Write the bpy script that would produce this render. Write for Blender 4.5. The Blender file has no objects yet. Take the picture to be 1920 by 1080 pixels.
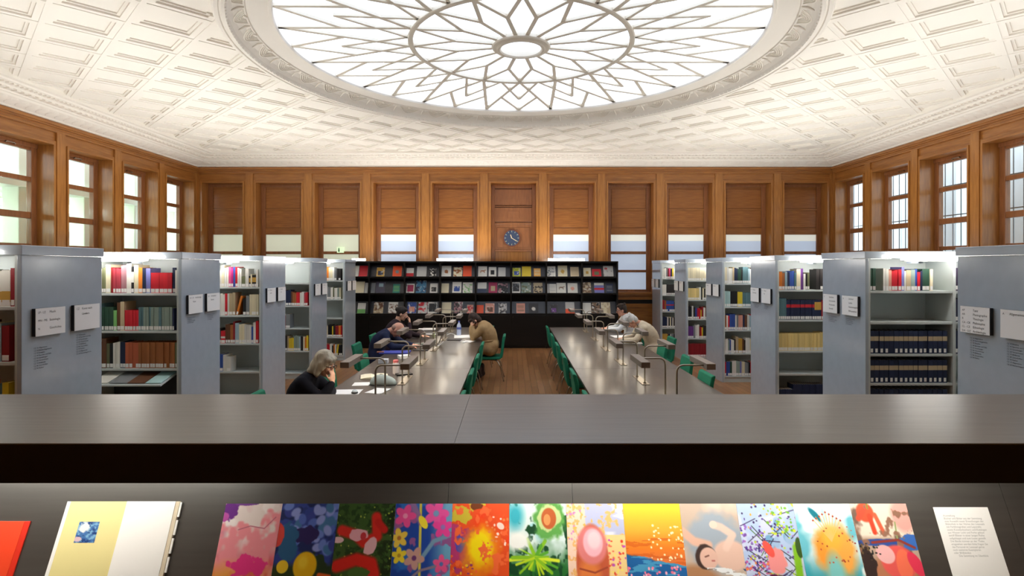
import bpy, math, random
import numpy as np
from mathutils import Vector, Matrix
random.seed(7)
S = bpy.context.scene
COL = S.collection
PI = math.pi
F = 1060.0; CX = 961.0; HY = 500.0; EYE = 2.1       # camera: focal length in px, principal column, horizon row, eye height

def P(px, py, Y):
    """Point of the picture at depth Y."""
    return Vector(((px - CX) * Y / F, Y, EYE - (py - HY) * Y / F))

def PX(px, Y): return (px - CX) * Y / F

# ------------------------------------------------------------------ materials
def lin(c):
    return tuple((x / 12.92 if x <= .04045 else ((x + .055) / 1.055) ** 2.4) for x in [v / 255 for v in c])

MATS = {}
def mat(name, rgb, rough=.5, metal=0., spec=.5, coat=0., var=0., vscale=6., stretch=(1, 1, 1), rgb2=None, bump=0.):
    m = bpy.data.materials.new(name); m.use_nodes = True
    nt = m.node_tree; b = nt.nodes['Principled BSDF']
    c = lin(rgb)
    b.inputs['Base Color'].default_value = (*c, 1)
    b.inputs['Roughness'].default_value = rough
    b.inputs['Metallic'].default_value = metal
    b.inputs['Specular IOR Level'].default_value = spec
    b.inputs['Coat Weight'].default_value = coat
    b.inputs['Coat Roughness'].default_value = .12
    if var or bump:
        tc = nt.nodes.new('ShaderNodeTexCoord'); mp = nt.nodes.new('ShaderNodeMapping')
        mp.inputs['Scale'].default_value = stretch
        nz = nt.nodes.new('ShaderNodeTexNoise'); nz.inputs['Scale'].default_value = vscale; nz.inputs['Detail'].default_value = 5
        nt.links.new(tc.outputs['Object'], mp.inputs['Vector']); nt.links.new(mp.outputs[0], nz.inputs['Vector'])
        if var:
            r = nt.nodes.new('ShaderNodeValToRGB')
            c2 = lin(rgb2) if rgb2 else tuple(x * (1 - var) for x in c)
            r.color_ramp.elements[0].color = (*c2, 1); r.color_ramp.elements[0].position = .32
            r.color_ramp.elements[1].color = (*c, 1); r.color_ramp.elements[1].position = .68
            nt.links.new(nz.outputs['Fac'], r.inputs['Fac']); nt.links.new(r.outputs[0], b.inputs['Base Color'])
        if bump:
            bp = nt.nodes.new('ShaderNodeBump'); bp.inputs['Strength'].default_value = bump; bp.inputs['Distance'].default_value = .01
            nt.links.new(nz.outputs['Fac'], bp.inputs['Height']); nt.links.new(bp.outputs[0], b.inputs['Normal'])
    MATS[name] = m
    return m

def emit(name, rgb, strength, base=None):
    m = bpy.data.materials.new(name); m.use_nodes = True
    b = m.node_tree.nodes['Principled BSDF']
    b.inputs['Base Color'].default_value = (*lin(base or rgb), 1)
    b.inputs['Emission Color'].default_value = (*lin(rgb), 1)
    b.inputs['Emission Strength'].default_value = strength
    b.inputs['Roughness'].default_value = .3
    MATS[name] = m
    return m

M = {}
M['oak_v'] = mat('oak upright grain', (174, 117, 57), .33, spec=.5, coat=.25, var=1, vscale=5, stretch=(5, 5, .5), rgb2=(148, 95, 43))
M['oak_h'] = mat('oak level grain', (168, 111, 53), .33, spec=.5, coat=.25, var=1, vscale=5, stretch=(.6, .6, 7), rgb2=(142, 89, 40))
M['oak_dark'] = mat('oak shutter panel', (158, 101, 48), .36, spec=.4, coat=.15, var=1, vscale=5, stretch=(.6, .6, 7), rgb2=(132, 80, 36))
M['oak_frame'] = mat('oak window frame', (150, 96, 58), .35, coat=.15, var=.3, vscale=6, stretch=(4, 4, .6))
M['black'] = mat('black lacquer board', (22, 19, 18), .34, spec=.4, var=.35, vscale=4, stretch=(.5, 6, 6))
M['void'] = mat('dark vent slot', (6, 5, 4), .8)
M['desk'] = mat('dark stained veneer', (70, 62, 55), .31, spec=1., var=.22, vscale=4, stretch=(6, .5, 6))
M['counter'] = mat('black brown veneer', (88, 83, 78), .29, spec=1., var=.3, vscale=5, stretch=(.5, 8, 8), bump=.04)
M['slope'] = mat('black veneer slope', (72, 69, 66), .34, spec=1., var=.25, vscale=5, stretch=(.5, 8, 8))
M['plaster'] = mat('white plaster', (244, 239, 230), .85, spec=.2)
M['rib'] = mat('off white glazing bar paint', (226, 218, 203), .6)
M['steel'] = mat('grey blue painted metal', (176, 187, 198), .16, spec=.7, coat=.6, var=.06, vscale=9)
M['shelf'] = mat('pale grey green painted metal', (200, 207, 206), .35, spec=.5)
M['chrome'] = mat('brushed chrome', (196, 192, 184), .24, metal=1)
M['nickel'] = mat('brushed nickel', (168, 158, 142), .34, metal=1)
M['bronze'] = mat('grey brown anodised', (146, 134, 122), .4, metal=.2)
M['green'] = mat('green upholstery', (30, 120, 90), .75, spec=.25, var=.12, vscale=30)
M['white'] = mat('white paper', (248, 247, 245), .75, spec=.2)
M['cream'] = mat('cream paper', (236, 226, 200), .75, spec=.2)
M['ink'] = mat('dark ink', (52, 52, 54), .8)
M['edge'] = mat('dark sign edge', (30, 27, 30), .5)
M['pages'] = mat('page edges', (222, 210, 186), .9, spec=.1)
M['skin'] = mat('skin', (222, 172, 146), .55, spec=.3, var=.12, vscale=14)
M['skin2'] = mat('ruddy skin', (214, 158, 134), .55, spec=.3, var=.12, vscale=14)
M['glass'] = None
M['sky_glass'] = emit('bright laylight glass', (222, 235, 255), 1.6)
M['tube'] = emit('glowing tube', (255, 251, 243), 21)
M['tube_in'] = emit('glowing slim tube', (255, 249, 236), 25)
M['lamp_on'] = emit('glowing lamp strip', (255, 240, 214), 14)
M['pane_green'] = emit('pale green frosted glass', (205, 210, 190), .36)
M['pane_blue'] = emit('blue grey frosted glass', (174, 188, 208), .42)
M['top_glow'] = emit('pale glow at pane top', (208, 210, 202), .46)

def objcol(name, rough=.5, spec=.4):
    m = bpy.data.materials.new(name); m.use_nodes = True
    nt = m.node_tree; b = nt.nodes['Principled BSDF']
    oi = nt.nodes.new('ShaderNodeObjectInfo')
    nt.links.new(oi.outputs['Color'], b.inputs['Base Color'])
    b.inputs['Roughness'].default_value = rough; b.inputs['Specular IOR Level'].default_value = spec
    return m
M['cloth_cover'] = objcol('book cloth')

def attrcol(name, rough=.4):
    m = bpy.data.materials.new(name); m.use_nodes = True
    nt = m.node_tree; b = nt.nodes['Principled BSDF']
    a = nt.nodes.new('ShaderNodeVertexColor'); a.layer_name = 'Col'
    nt.links.new(a.outputs['Color'], b.inputs['Base Color'])
    b.inputs['Roughness'].default_value = rough; b.inputs['Specular IOR Level'].default_value = .35
    return m
M['print'] = attrcol('colour print')

def glassmat():
    m = bpy.data.materials.new('clear window glass'); m.use_nodes = True
    nt = m.node_tree
    for n in list(nt.nodes): nt.nodes.remove(n)
    o = nt.nodes.new('ShaderNodeOutputMaterial'); t = nt.nodes.new('ShaderNodeBsdfTransparent'); g = nt.nodes.new('ShaderNodeBsdfGlossy')
    g.inputs['Roughness'].default_value = .02
    t.inputs['Color'].default_value = (.93, .97, .95, 1)
    mx = nt.nodes.new('ShaderNodeMixShader')
    mx.inputs[0].default_value = .05; nt.links.new(t.outputs[0], mx.inputs[1]); nt.links.new(g.outputs[0], mx.inputs[2])
    nt.links.new(mx.outputs[0], o.inputs['Surface'])
    return m
M['glass'] = glassmat()

def floormat():
    m = bpy.data.materials.new('oak parquet'); m.use_nodes = True
    nt = m.node_tree; b = nt.nodes['Principled BSDF']
    tc = nt.nodes.new('ShaderNodeTexCoord'); mp = nt.nodes.new('ShaderNodeMapping'); mp.inputs['Rotation'].default_value = (0, 0, PI / 2)
    br = nt.nodes.new('ShaderNodeTexBrick')
    br.inputs['Scale'].default_value = 1; br.inputs['Brick Width'].default_value = 1.1; br.inputs['Row Height'].default_value = .11
    br.inputs['Mortar Size'].default_value = .003; br.inputs['Bias'].default_value = 0
    br.inputs['Color1'].default_value = (*lin((182, 130, 84)), 1); br.inputs['Color2'].default_value = (*lin((150, 102, 62)), 1)
    br.inputs['Mortar'].default_value = (*lin((70, 42, 26)), 1)
    nz = nt.nodes.new('ShaderNodeTexNoise'); nz.inputs['Scale'].default_value = 9; nz.inputs['Detail'].default_value = 6
    mp2 = nt.nodes.new('ShaderNodeMapping'); mp2.inputs['Scale'].default_value = (8, .6, 1)
    mix = nt.nodes.new('ShaderNodeMixRGB'); mix.blend_type = 'MULTIPLY'; mix.inputs[0].default_value = .55
    nt.links.new(tc.outputs['Object'], mp.inputs[0]); nt.links.new(mp.outputs[0], br.inputs['Vector'])
    nt.links.new(tc.outputs['Object'], mp2.inputs[0]); nt.links.new(mp2.outputs[0], nz.inputs['Vector'])
    nt.links.new(br.outputs['Color'], mix.inputs[1]); nt.links.new(nz.outputs['Color'], mix.inputs[2])
    nt.links.new(mix.outputs[0], b.inputs['Base Color'])
    b.inputs['Roughness'].default_value = .33
    return m
M['floor'] = floormat()

# ------------------------------------------------------------------ mesh builder
class MB:
    def __init__(s): s.v = []; s.f = []; s.m = []
    def add(s, vs, fs, m=0):
        b = len(s.v); s.v.extend([tuple(v) for v in vs])
        for f in fs: s.f.append(tuple(i + b for i in f)); s.m.append(m)
    def box(s, x0, x1, y0, y1, z0, z1, m=0):
        x0, x1 = min(x0, x1), max(x0, x1); y0, y1 = min(y0, y1), max(y0, y1); z0, z1 = min(z0, z1), max(z0, z1)
        s.add([(x0, y0, z0), (x1, y0, z0), (x1, y1, z0), (x0, y1, z0), (x0, y0, z1), (x1, y0, z1), (x1, y1, z1), (x0, y1, z1)],
              [(0, 3, 2, 1), (4, 5, 6, 7), (0, 1, 5, 4), (1, 2, 6, 5), (2, 3, 7, 6), (3, 0, 4, 7)], m)
        return s
    def obox(s, c, a, b, d, m=0):
        """box round c with half-axis vectors a, b, d (right handed)"""
        c, a, b, d = Vector(c), Vector(a), Vector(b), Vector(d)
        vs = [c + i * a + j * b + k * d for k in (-1, 1) for i, j in ((-1, -1), (1, -1), (1, 1), (-1, 1))]
        s.add(vs, [(0, 3, 2, 1), (4, 5, 6, 7), (0, 1, 5, 4), (1, 2, 6, 5), (2, 3, 7, 6), (3, 0, 4, 7)], m)
        return s
    def tube(s, pts, r, n=8, m=0):
        pts = [Vector(p) for p in pts]; rs = r if isinstance(r, (list, tuple)) else [r] * len(pts)
        T = [(pts[min(i + 1, len(pts) - 1)] - pts[max(i - 1, 0)]).normalized() for i in range(len(pts))]
        a = T[0].orthogonal().normalized(); vs = []
        for i, p in enumerate(pts):
            a = (a - T[i] * a.dot(T[i])).normalized(); b = T[i].cross(a)
            vs += [p + (a * math.cos(2 * PI * k / n) + b * math.sin(2 * PI * k / n)) * rs[i] for k in range(n)]
        fs = [(i * n + k, i * n + (k + 1) % n, (i + 1) * n + (k + 1) % n, (i + 1) * n + k) for i in range(len(pts) - 1) for k in range(n)]
        fs += [tuple(reversed(range(n))), tuple(range((len(pts) - 1) * n, len(pts) * n))]
        s.add(vs, fs, m); return s
    def sphere(s, c, r, nu=12, nv=8, R=None, m=0):
        c = Vector(c); r = r if isinstance(r, (list, tuple)) else (r, r, r); R = R or Matrix.Identity(3)
        vs = [c + R @ Vector((0, 0, r[2]))]
        for j in range(1, nv):
            t = PI * j / nv
            vs += [c + R @ Vector((r[0] * math.sin(t) * math.cos(2 * PI * k / nu), r[1] * math.sin(t) * math.sin(2 * PI * k / nu), r[2] * math.cos(t))) for k in range(nu)]
        vs.append(c + R @ Vector((0, 0, -r[2])))
        L = len(vs) - 1
        fs = [(0, 1 + k, 1 + (k + 1) % nu) for k in range(nu)]
        fs += [(1 + j * nu + k, 1 + (j + 1) * nu + k, 1 + (j + 1) * nu + (k + 1) % nu, 1 + j * nu + (k + 1) % nu) for j in range(nv - 2) for k in range(nu)]
        fs += [(L, 1 + (nv - 2) * nu + (k + 1) % nu, 1 + (nv - 2) * nu + k) for k in range(nu)]
        s.add(vs, fs, m); return s
    def cap(s, p, q, r0, r1=None, n=12, m=0):
        """tapered capsule"""
        r1 = r0 if r1 is None else r1
        s.sphere(p, r0, n, 8, m=m); s.sphere(q, r1, n, 8, m=m)
        if (Vector(q) - Vector(p)).length > 1e-4: s.tube([p, q], [r0, r1], n, m)
        return s
    def chain(s, pts, rs, n=12):
        for i in range(len(pts) - 1): s.cap(pts[i], pts[i + 1], rs[i], rs[i + 1], n)
        return s
    def lathe(s, prof, n=96, c=(0, 0), m=0, closed=False):
        """prof: (radius, z) list turned round the z axis through c"""
        k = len(prof)
        vs = [(c[0] + r * math.sin(2 * PI * i / n), c[1] + r * math.cos(2 * PI * i / n), z) for i in range(n) for r, z in prof]
        fs = [(i * k + j, i * k + (j + 1) % k, ((i + 1) % n) * k + (j + 1) % k, ((i + 1) % n) * k + j) for i in range(n) for j in range(k if closed else k - 1)]
        s.add(vs, fs, m); return s
    def prism(s, poly, a, b, fn, m=0):
        """2-D polygon extruded from a to b; fn(u, v, t) -> point"""
        n = len(poly)
        vs = [fn(u, v, a) for u, v in poly] + [fn(u, v, b) for u, v in poly]
        fs = [tuple(range(n)), tuple(reversed(range(n, 2 * n)))] + [(i, i + n, (i + 1) % n + n, (i + 1) % n) for i in range(n)]
        s.add(vs, fs, m); return s
    def mesh(s, name, mats, smooth=False, off=None):
        me = bpy.data.meshes.new(name)
        v = s.v if off is None else [(a - off[0], b - off[1], c - off[2]) for a, b, c in s.v]
        me.from_pydata(v, [], s.f)
        for m in (mats if isinstance(mats, (list, tuple)) else [mats]): me.materials.append(m)
        me.polygons.foreach_set('material_index', s.m)
        if smooth: me.polygons.foreach_set('use_smooth', [True] * len(s.f))
        me.update()
        return me
    def build(s, name, mats, parent=None, smooth=False, bevel=0., local=False, base=None, seg=2):
        """parent: vertices are world points unless local; base: origin of a parentless mesh"""
        off = None
        if parent is not None and not local:
            r = parent
            while r.parent: r = r.parent
            off = r.location
        elif base is not None: off = base
        o = bpy.data.objects.new(name, s.mesh(name, mats, smooth, off)); COL.objects.link(o)
        if parent is not None: o.parent = parent
        elif base is not None: o.location = base
        if bevel:
            b = o.modifiers.new('soft edge', 'BEVEL'); b.width = bevel; b.segments = seg; b.limit_method = 'ANGLE'
        return o

def tag(o, label, cat=None, group=None, kind=None):
    o['label'] = label
    if cat: o['category'] = cat
    if group: o['group'] = group
    if kind: o['kind'] = kind
    return o

def thing(name, loc, label, cat, group=None, rz=0., kind=None):
    o = bpy.data.objects.new(name, None); COL.objects.link(o); o.location = loc; o.rotation_euler = (0, 0, rz)
    o.empty_display_size = .1
    return tag(o, label, cat, group, kind)

def copy_tree(o, parent=None):
    c = o.copy(); COL.objects.link(c)
    if parent is not None: c.parent = parent
    for ch in list(o.children): copy_tree(ch, c)
    return c

ORD = 'zeroth first second third fourth fifth sixth seventh eighth ninth tenth eleventh twelfth thirteenth fourteenth fifteenth sixteenth seventeenth eighteenth nineteenth twentieth'.split()
def nth(n):
    if n <= 20: return ORD[n]
    t = {20: 'twenty', 30: 'thirty', 40: 'forty'}[n // 10 * 10]
    return t + '-' + ORD[n % 10] if n % 10 else t[:-1] + 'ieth'

def text_geo(body, size, align='LEFT', spacing=1.0):
    cu = bpy.data.curves.new('lettering', 'FONT'); cu.body = body; cu.size = size; cu.align_x = align; cu.space_line = spacing; cu.resolution_u = 2
    o = bpy.data.objects.new('lettering', cu)
    me = o.to_mesh()
    vs = [tuple(v.co) for v in me.vertices]; fs = [tuple(p.vertices) for p in me.polygons]
    o.to_mesh_clear(); bpy.data.objects.remove(o); bpy.data.curves.remove(cu)
    return vs, fs
def put_text(mb, body, size, org, ux, uy, align='LEFT', m=0):
    vs, fs = text_geo(body, size, align); org, ux, uy = Vector(org), Vector(ux), Vector(uy)
    mb.add([org + ux * v[0] + uy * v[1] for v in vs], fs, m)
# ------------------------------------------------------------------ the room
XL, XR, YB, YF = -8.73, 8.85, 15.6, -1.2
ZW, ZC, INS = 4.82, 5.06, .92
SKX, SKY, SKZ = .12, 8.0, 5.25

mb = MB(); mb.box(XL - .4, XR + .4, YF - .4, YB + .4, -.12, 0)
tag(mb.build('floor', M['floor']), 'brown oak parquet floor of the reading room', 'floor', kind='structure')

def frame_fn(side):
    if side == 'back': return lambda u, d, z: (u, YB + d, z)
    if side == 'left': return lambda u, d, z: (XL - d, u, z)
    return lambda u, d, z: (XR + d, u, z)

def ubox(mb, fn, u0, u1, d0, d1, z0, z1, m=0):
    a, b = fn(u0, d0, z0), fn(u1, d1, z1)
    mb.box(a[0], b[0], a[1], b[1], z0, z1, m)

ROWS = [(1.46, 1.94), (2.01, 2.45), (2.53, 3.0), (3.12, 3.69), (3.78, 4.28)]
OP = .183                                                  # half a pier
def build_wall(side, edges, tail=None):
    fn = frame_fn(side); mb = MB()
    lo, hi = edges[0], edges[-1]
    ubox(mb, fn, lo, hi, 0, .4, 4.41, 5.16, 1); ubox(mb, fn, lo, hi, 0, .4, 0, 1.38, 1)
    for e0, e1 in zip(edges, edges[1:]):
        u0, u1 = e0 + OP, e1 - OP
        ubox(mb, fn, e0, u0, 0, .4, 1.38, 4.41); ubox(mb, fn, u1, e1, 0, .4, 1.38, 4.41)
        for k, (w, dd) in enumerate(((.085, -.022), (.04, -.045))):     # casing in two steps
            q = .0402 if k == 0 else 0
            ubox(mb, fn, u0 - w, u0 - q, dd, 0, 1.40, 4.41 + w); ubox(mb, fn, u1 + q, u1 + w, dd, 0, 1.40, 4.41 + w)
            ubox(mb, fn, u0 - q, u1 + q, dd, 0, 4.41 + q, 4.41 + w, 1)
        # wainscot: ledge, frame, dark convector slot
        ubox(mb, fn, e0, e1, -.07, 0, 1.34, 1.385, 1); ubox(mb, fn, e0, e1, -.045, 0, 1.30, 1.34, 1)
        ubox(mb, fn, u0, u1, -.006, 0, 1.08, 1.19, 2)
        ubox(mb, fn, e0, e1, -.03, 0, 1.19, 1.24, 1); ubox(mb, fn, e0, e1, -.03, 0, .98, 1.08, 1)
        ubox(mb, fn, e0, u0, -.03, 0, .2, 1.30); ubox(mb, fn, u1, e1, -.03, 0, .2, 1.30)
        ubox(mb, fn, e0, e1, -.04, 0, 0, .2, 1)
        ubox(mb, fn, u0 + .12, u1 - .12, -.018, 0, .32, .86, 1)
    for e in edges:
        a, b = max(lo, e - .1), min(hi, e + .1)
        ubox(mb, fn, a, b, -.04, 0, .2, 4.66)
    ubox(mb, fn, lo, hi, -.13, 0, 4.765, ZW, 1); ubox(mb, fn, lo, hi, -.10, 0, 4.735, 4.765, 1)
    ubox(mb, fn, lo, hi, -.06, 0, 4.70, 4.735, 1); ubox(mb, fn, lo, hi, -.045, 0, 4.66, 4.70, 1)
    if tail:
        ubox(mb, fn, tail, lo, 0, .4, 0, 5.16); ubox(mb, fn, tail, lo, -.13, 0, 4.735, ZW, 1); ubox(mb, fn, tail, lo, -.05, 0, 0, .2, 1)
    o = mb.build('wall_' + side, [M['oak_v'], M['oak_h'], M['void']])
    tag(o, {'back': 'oak panelled end wall with eleven tall bays', 'left': 'oak panelled wall with windows looking into a lit gallery',
            'right': 'oak panelled wall with windows looking outdoors'}[side], 'wall', kind='structure')
    return fn

bedges = [XL] + [(468.6 - CX) / 67.95 + 1.616 * i for i in range(10)] + [XR]
ledges = [14.03 - 1.57 * i for i in range(6, -1, -1)] + [YB]
redges = [14.04 - 1.63 * i for i in range(6, -1, -1)] + [YB]
fb = build_wall('back', bedges); fl = build_wall('left', ledges, YF); fr = build_wall('right', redges, YF)
mb = MB(); mb.box(XL - .4, XR + .4, YF - .4, YF, 0, 5.16)
tag(mb.build('wall_front', M['oak_v']), 'oak panelled wall behind the display counter', 'wall', kind='structure')

win_n = [0]
def window(fn, u0, u1, kind, label):
    """one bay: frame, panes and, at the end wall, the shutter panels; kind: clear / green / blue"""
    win_n[0] += 1
    cu = (u0 + u1) / 2
    w = thing('window_%d' % win_n[0], fn(cu, .3, 1.38), label, 'window', kind='structure')
    g0, g1 = u0 + .13, u1 - .13
    f = MB()
    ubox(f, fn, u0, g0, .27, .37, 1.38, 4.41); ubox(f, fn, g1, u1, .27, .37, 1.38, 4.41)
    zs = [1.38] + [z for r in ROWS for z in r] + [4.41]
    rows = ROWS if kind == 'clear' else ROWS[:3]
    for a, b in zip(zs[0::2], zs[1::2]):
        if kind != 'clear' and a > 2.9: continue
        ubox(f, fn, g0, g1, .28, .36, a, b)
    ubox(f, fn, u0, u1, .25, .27, 4.33, 4.41)
    fo = f.build('window_frame', M['oak_frame'], w, bevel=.008)
    s = MB(); ubox(s, fn, u0, u1, -.02, .30, 1.36, 1.40); s.build('window_sill', M['oak_h'], w)
    p = MB()
    for a, b in rows: ubox(p, fn, g0, g1, .318, .322, a, b)
    pane = p.build('pane', M[{'clear': 'glass', 'green': 'pane_green', 'blue': 'pane_blue'}[kind]], w)
    if kind == 'clear':
        h = MB(); ubox(h, fn, cu - .1, cu + .1, .235, .26, 4.325, 4.34); ubox(h, fn, cu - .1, cu - .085, .235, .27, 4.31, 4.34); ubox(h, fn, cu + .085, cu + .1, .235, .27, 4.31, 4.34)
        h.build('handle', M['chrome'], w)
    else:
        q = MB()
        ubox(q, fn, g0, g1, .29, .37, 3.0, 4.41); ubox(q, fn, g0, g1, .27, .29, 3.0, 3.17); ubox(q, fn, g0, g1, .265, .27, 3.15, 3.18)
        ubox(q, fn, g0 + .02, g1 - .02, .272, .29, 3.20, 3.67); ubox(q, fn, g0 + .02, g1 - .02, .272, .29, 3.73, 4.27)
        ubox(q, fn, g0, g1, .262, .29, 3.675, 3.72)
        q.build('shutter_panel', M['oak_dark'], w, bevel=.006)
        if kind == 'blue':
            b = MB(); ubox(b, fn, g0, g1, .312, .317, 2.82, 3.0); b.build('top_glow', M['top_glow'], w)  # glowing strip added for the paler top of the lit pane
    return w

for i in range(11):
    u0, u1 = bedges[i] + OP, bedges[i + 1] - OP
    if i == 5:
        d = thing('door_1', fb((u0 + u1) / 2, .3, 0), 'oak panel door below the round wall clock', 'door', kind='structure')
        q = MB(); fn = fb
        ubox(q, fn, u0, u1, .30, .36, 1.38, 4.41); ubox(q, fn, u0, u0 + .10, .24, .30, 1.38, 4.41); ubox(q, fn, u1 - .10, u1, .24, .30, 1.38, 4.41)
        ubox(q, fn, u0 + .1, u1 - .1, .25, .30, 4.30, 4.41); ubox(q, fn, u0 + .1, u1 - .1, .262, .30, 3.82, 4.27); ubox(q, fn, u0 + .1, u1 - .1, .262, .30, 3.36, 3.76)
        ubox(q, fn, u0 + .1, u1 - .1, .24, .30, 3.78, 3.805); ubox(q, fn, u0 + .1, u1 - .1, .255, .30, 3.28, 3.34)
        ubox(q, fn, u0 + .1, u1 - .1, .262, .30, 2.58, 3.28); ubox(q, fn, u0 + .16, u1 - .16, .245, .262, 2.64, 3.2)
        ubox(q, fn, u0 + .1, u1 - .1, .22, .30, 2.52, 2.58)
        q.build('panel_surround', M['oak_frame'], d, bevel=.008)
        q = MB(); ubox(q, fn, (u0 + u1) / 2 - .17, (u0 + u1) / 2 + .17, .255, .262, 3.45, 3.66); q.build('small_panel', M['oak_frame'], d, bevel=.004)
        q = MB(); ubox(q, fn, u0 + .12, u1 - .12, .29, .34, 1.38, 2.52)
        q.build('door_leaf', M['oak_v'], d)
        continue
    g = i < 3
    window(fb, u0, u1, 'green' if g else 'blue',
           '%s tall bay of the end wall, oak shutter over %s frosted panes' % (nth(i + 1), 'pale green' if g else 'blue grey'))
for e0, e1 in zip(ledges, ledges[1:]):
    k = len(ledges) - 1 - ledges.index(e0)
    window(fl, e0 + OP, e1 - OP, 'clear', 'clear five row gallery window, %s from the corner on the left wall' % nth(k))
for e0, e1 in zip(redges, redges[1:]):
    k = len(redges) - 1 - redges.index(e0)
    window(fr, e0 + OP, e1 - OP, 'clear', 'clear outdoor window with bars behind, %s from the corner on the right wall' % nth(k))

# ---- outside the windows
mb = MB(); mb.box(-24, XL - .45, -6, 24, -.3, -.12); mb.box(XR + .45, 30, -6, 24, -.3, -.12)
tag(mb.build('ground', mat('pale paving outside', (206, 208, 206), .9)), 'pale paving outside the windows', 'ground', kind='structure')
gal = mat('pale green white paint', (232, 240, 228), .7)
M['tube_gallery'] = emit('gallery tube glow', (240, 255, 246), 50)
mb = MB(); mb.box(-13.6, -13.3, -4, 22, 0, 3.9)
for k in range(14): mb.box(-13.3, -13.1, -3 + k * 1.9, -2.4 + k * 1.9, 0, 3.9)
tag(mb.build('wall_gallery', gal), 'pale green wall of the gallery beyond the windows', 'wall', kind='structure')
mb = MB(); mb.box(-13.6, -9.9, -4, 22, 3.72, 3.95); mb.box(-11.9, -11.6, -4, 22, 3.5, 3.719)
tag(mb.build('ceiling_gallery', gal), 'low pale ceiling of the gallery beyond the windows', 'ceiling', kind='structure')
for k, y in enumerate([17.15 - .42 - 1.76 * i for i in range(7)]):
    mb = MB(); mb.box(-10.35, -10.0, y, y + .42, -.1, 4.6)
    tag(mb.build('column_%d' % (k + 1), gal, bevel=.02), 'square pale column in the gallery, %s from the far end' % nth(k + 1), 'column', kind='structure')
dk = mat('dark brown cabinet', (64, 46, 38), .6)
for k in range(6):
    t = thing('gallery_shelf', (-12.9, 2.6 + 2.6 * k, 0), 'dark shelf unit along the gallery wall, %s from the near end' % nth(k + 1), 'shelf', 'shelf units in the gallery')
    mb = MB(); y = t.location.y
    mb.box(-13.1, -12.7, y - .6, y - .56, 0, 3.1); mb.box(-13.1, -12.7, y + .56, y + .6, 0, 3.1); mb.box(-13.1, -13.07, y - .56, y + .56, 0, 3.1)
    for z in (.05, .7, 1.35, 2.0, 2.6, 3.06): mb.box(-13.08, -12.7, y - .56, y + .56, z, z + .04)
    mb.build('shelf_frame', dk, t)
    MB().box(-12.95, -12.85, y - .55, y + .55, 3.101, 3.16).build('light_tube', M['tube_gallery'], t)
    for j, z in enumerate((2.04, 2.64)):
        b = MB(); rr = random.Random(k * 7 + j)
        yy = y - .5
        while yy < y + .45:
            w = rr.uniform(.05, .12); b.box(-13.04, -12.74, yy, yy + w - .01, z, z + rr.uniform(.24, .36)); yy += w
        o = b.build('book_row', M['cream'] if j else M['edge'], t); o['kind'] = 'stuff'
for k in range(5):
    t = thing('gallery_tube', (-10.95, 3.6 + 2.9 * k, 3.5), 'glowing ceiling tube in the gallery, %s from the near end' % nth(k + 1), 'lamp', 'ceiling tubes in the gallery')
    y = t.location.y
    mb = MB(); mb.box(-11., -10.9, y - 1.1, y + 1.1, 3.5, 3.55); mb.build('tube', M['tube_gallery'], t)
    mb = MB(); mb.box(-11.03, -10.87, y - 1.12, y + 1.12, 3.55, 3.6); mb.box(-11., -10.9, y - .5, y - .45, 3.6, 3.7); mb.box(-11., -10.9, y + .45, y + .5, 3.6, 3.7)
    mb.build('housing', M['white'], t)
ext = mat('pale blue white render', (226, 234, 244), .8)
mb = MB(); mb.box(19, 19.4, -6, 24, 0, 4.3)
tag(mb.build('wall_courtyard', ext), 'pale courtyard wall across from the windows', 'wall', kind='structure')
iron = mat('grey painted iron', (120, 126, 134), .5, metal=.3)
for k, (e0, e1) in enumerate(zip(redges, redges[1:])):
    t = thing('window_grille', (XR + .62, (e0 + e1) / 2, 1.4), 'iron bar grille outside the right wall, %s from the far corner' % nth(len(redges) - 1 - k), 'grille', 'window grilles on the right wall')
    for j in range(5):
        y = (e0 + .33) * 1.035 + ((e1 - e0) - .66) * 1.035 * j / 4.6
        MB().tube([(XR + .62, y, 1.4), (XR + .62, y, 4.4)], .011, 6).build('upright_bar', iron, t)
    mb = MB()
    for z in (1.5, 2.2, 3.2, 3.84): mb.box(XR + .605, XR + .635, e0 + .5, e1 + .35, z, z + .02)
    mb.build('cross_bar', iron, t)
    ye = (e1 - .31) * 1.175; mb = MB(); mb.box(XR + 1.9, XR + 2.2, ye - .5, ye + .12, -.1, 5.2)
    tag(mb.build('column_%d' % (10 + k), ext, bevel=.02), 'pale stone pier outside the right wall, %s from the far corner' % nth(len(redges) - 1 - k), 'column', kind='structure')
bark = mat('bare bark', (112, 106, 104), .9)
for k, (x, y) in enumerate(((15, 10.5), (16, 13.5), (14.5, 16.5), (16.5, 7.5))):
    rr = random.Random(k); mb = MB()
    mb.tube([(x, y, -.12), (x + .05, y, 1.5), (x, y + .1, 3)], [.14, .11, .07], 7)
    for j in range(14):
        z = 1.2 + j * .14; a = rr.uniform(0, 2 * PI); l = rr.uniform(.6, 1.3)
        mb.tube([(x, y, z), (x + l * .6 * math.cos(a), y + l * .6 * math.sin(a), z + l * .45), (x + l * math.cos(a + .3), y + l * math.sin(a + .3), z + l)], [.04, .025, .008], 5)
    tag(mb.build('bare_tree', bark, base=(x, y, 0)), 'bare winter tree in the courtyard, %s tree along the wall' % nth(k + 1), 'tree', 'bare trees in the courtyard')

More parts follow.
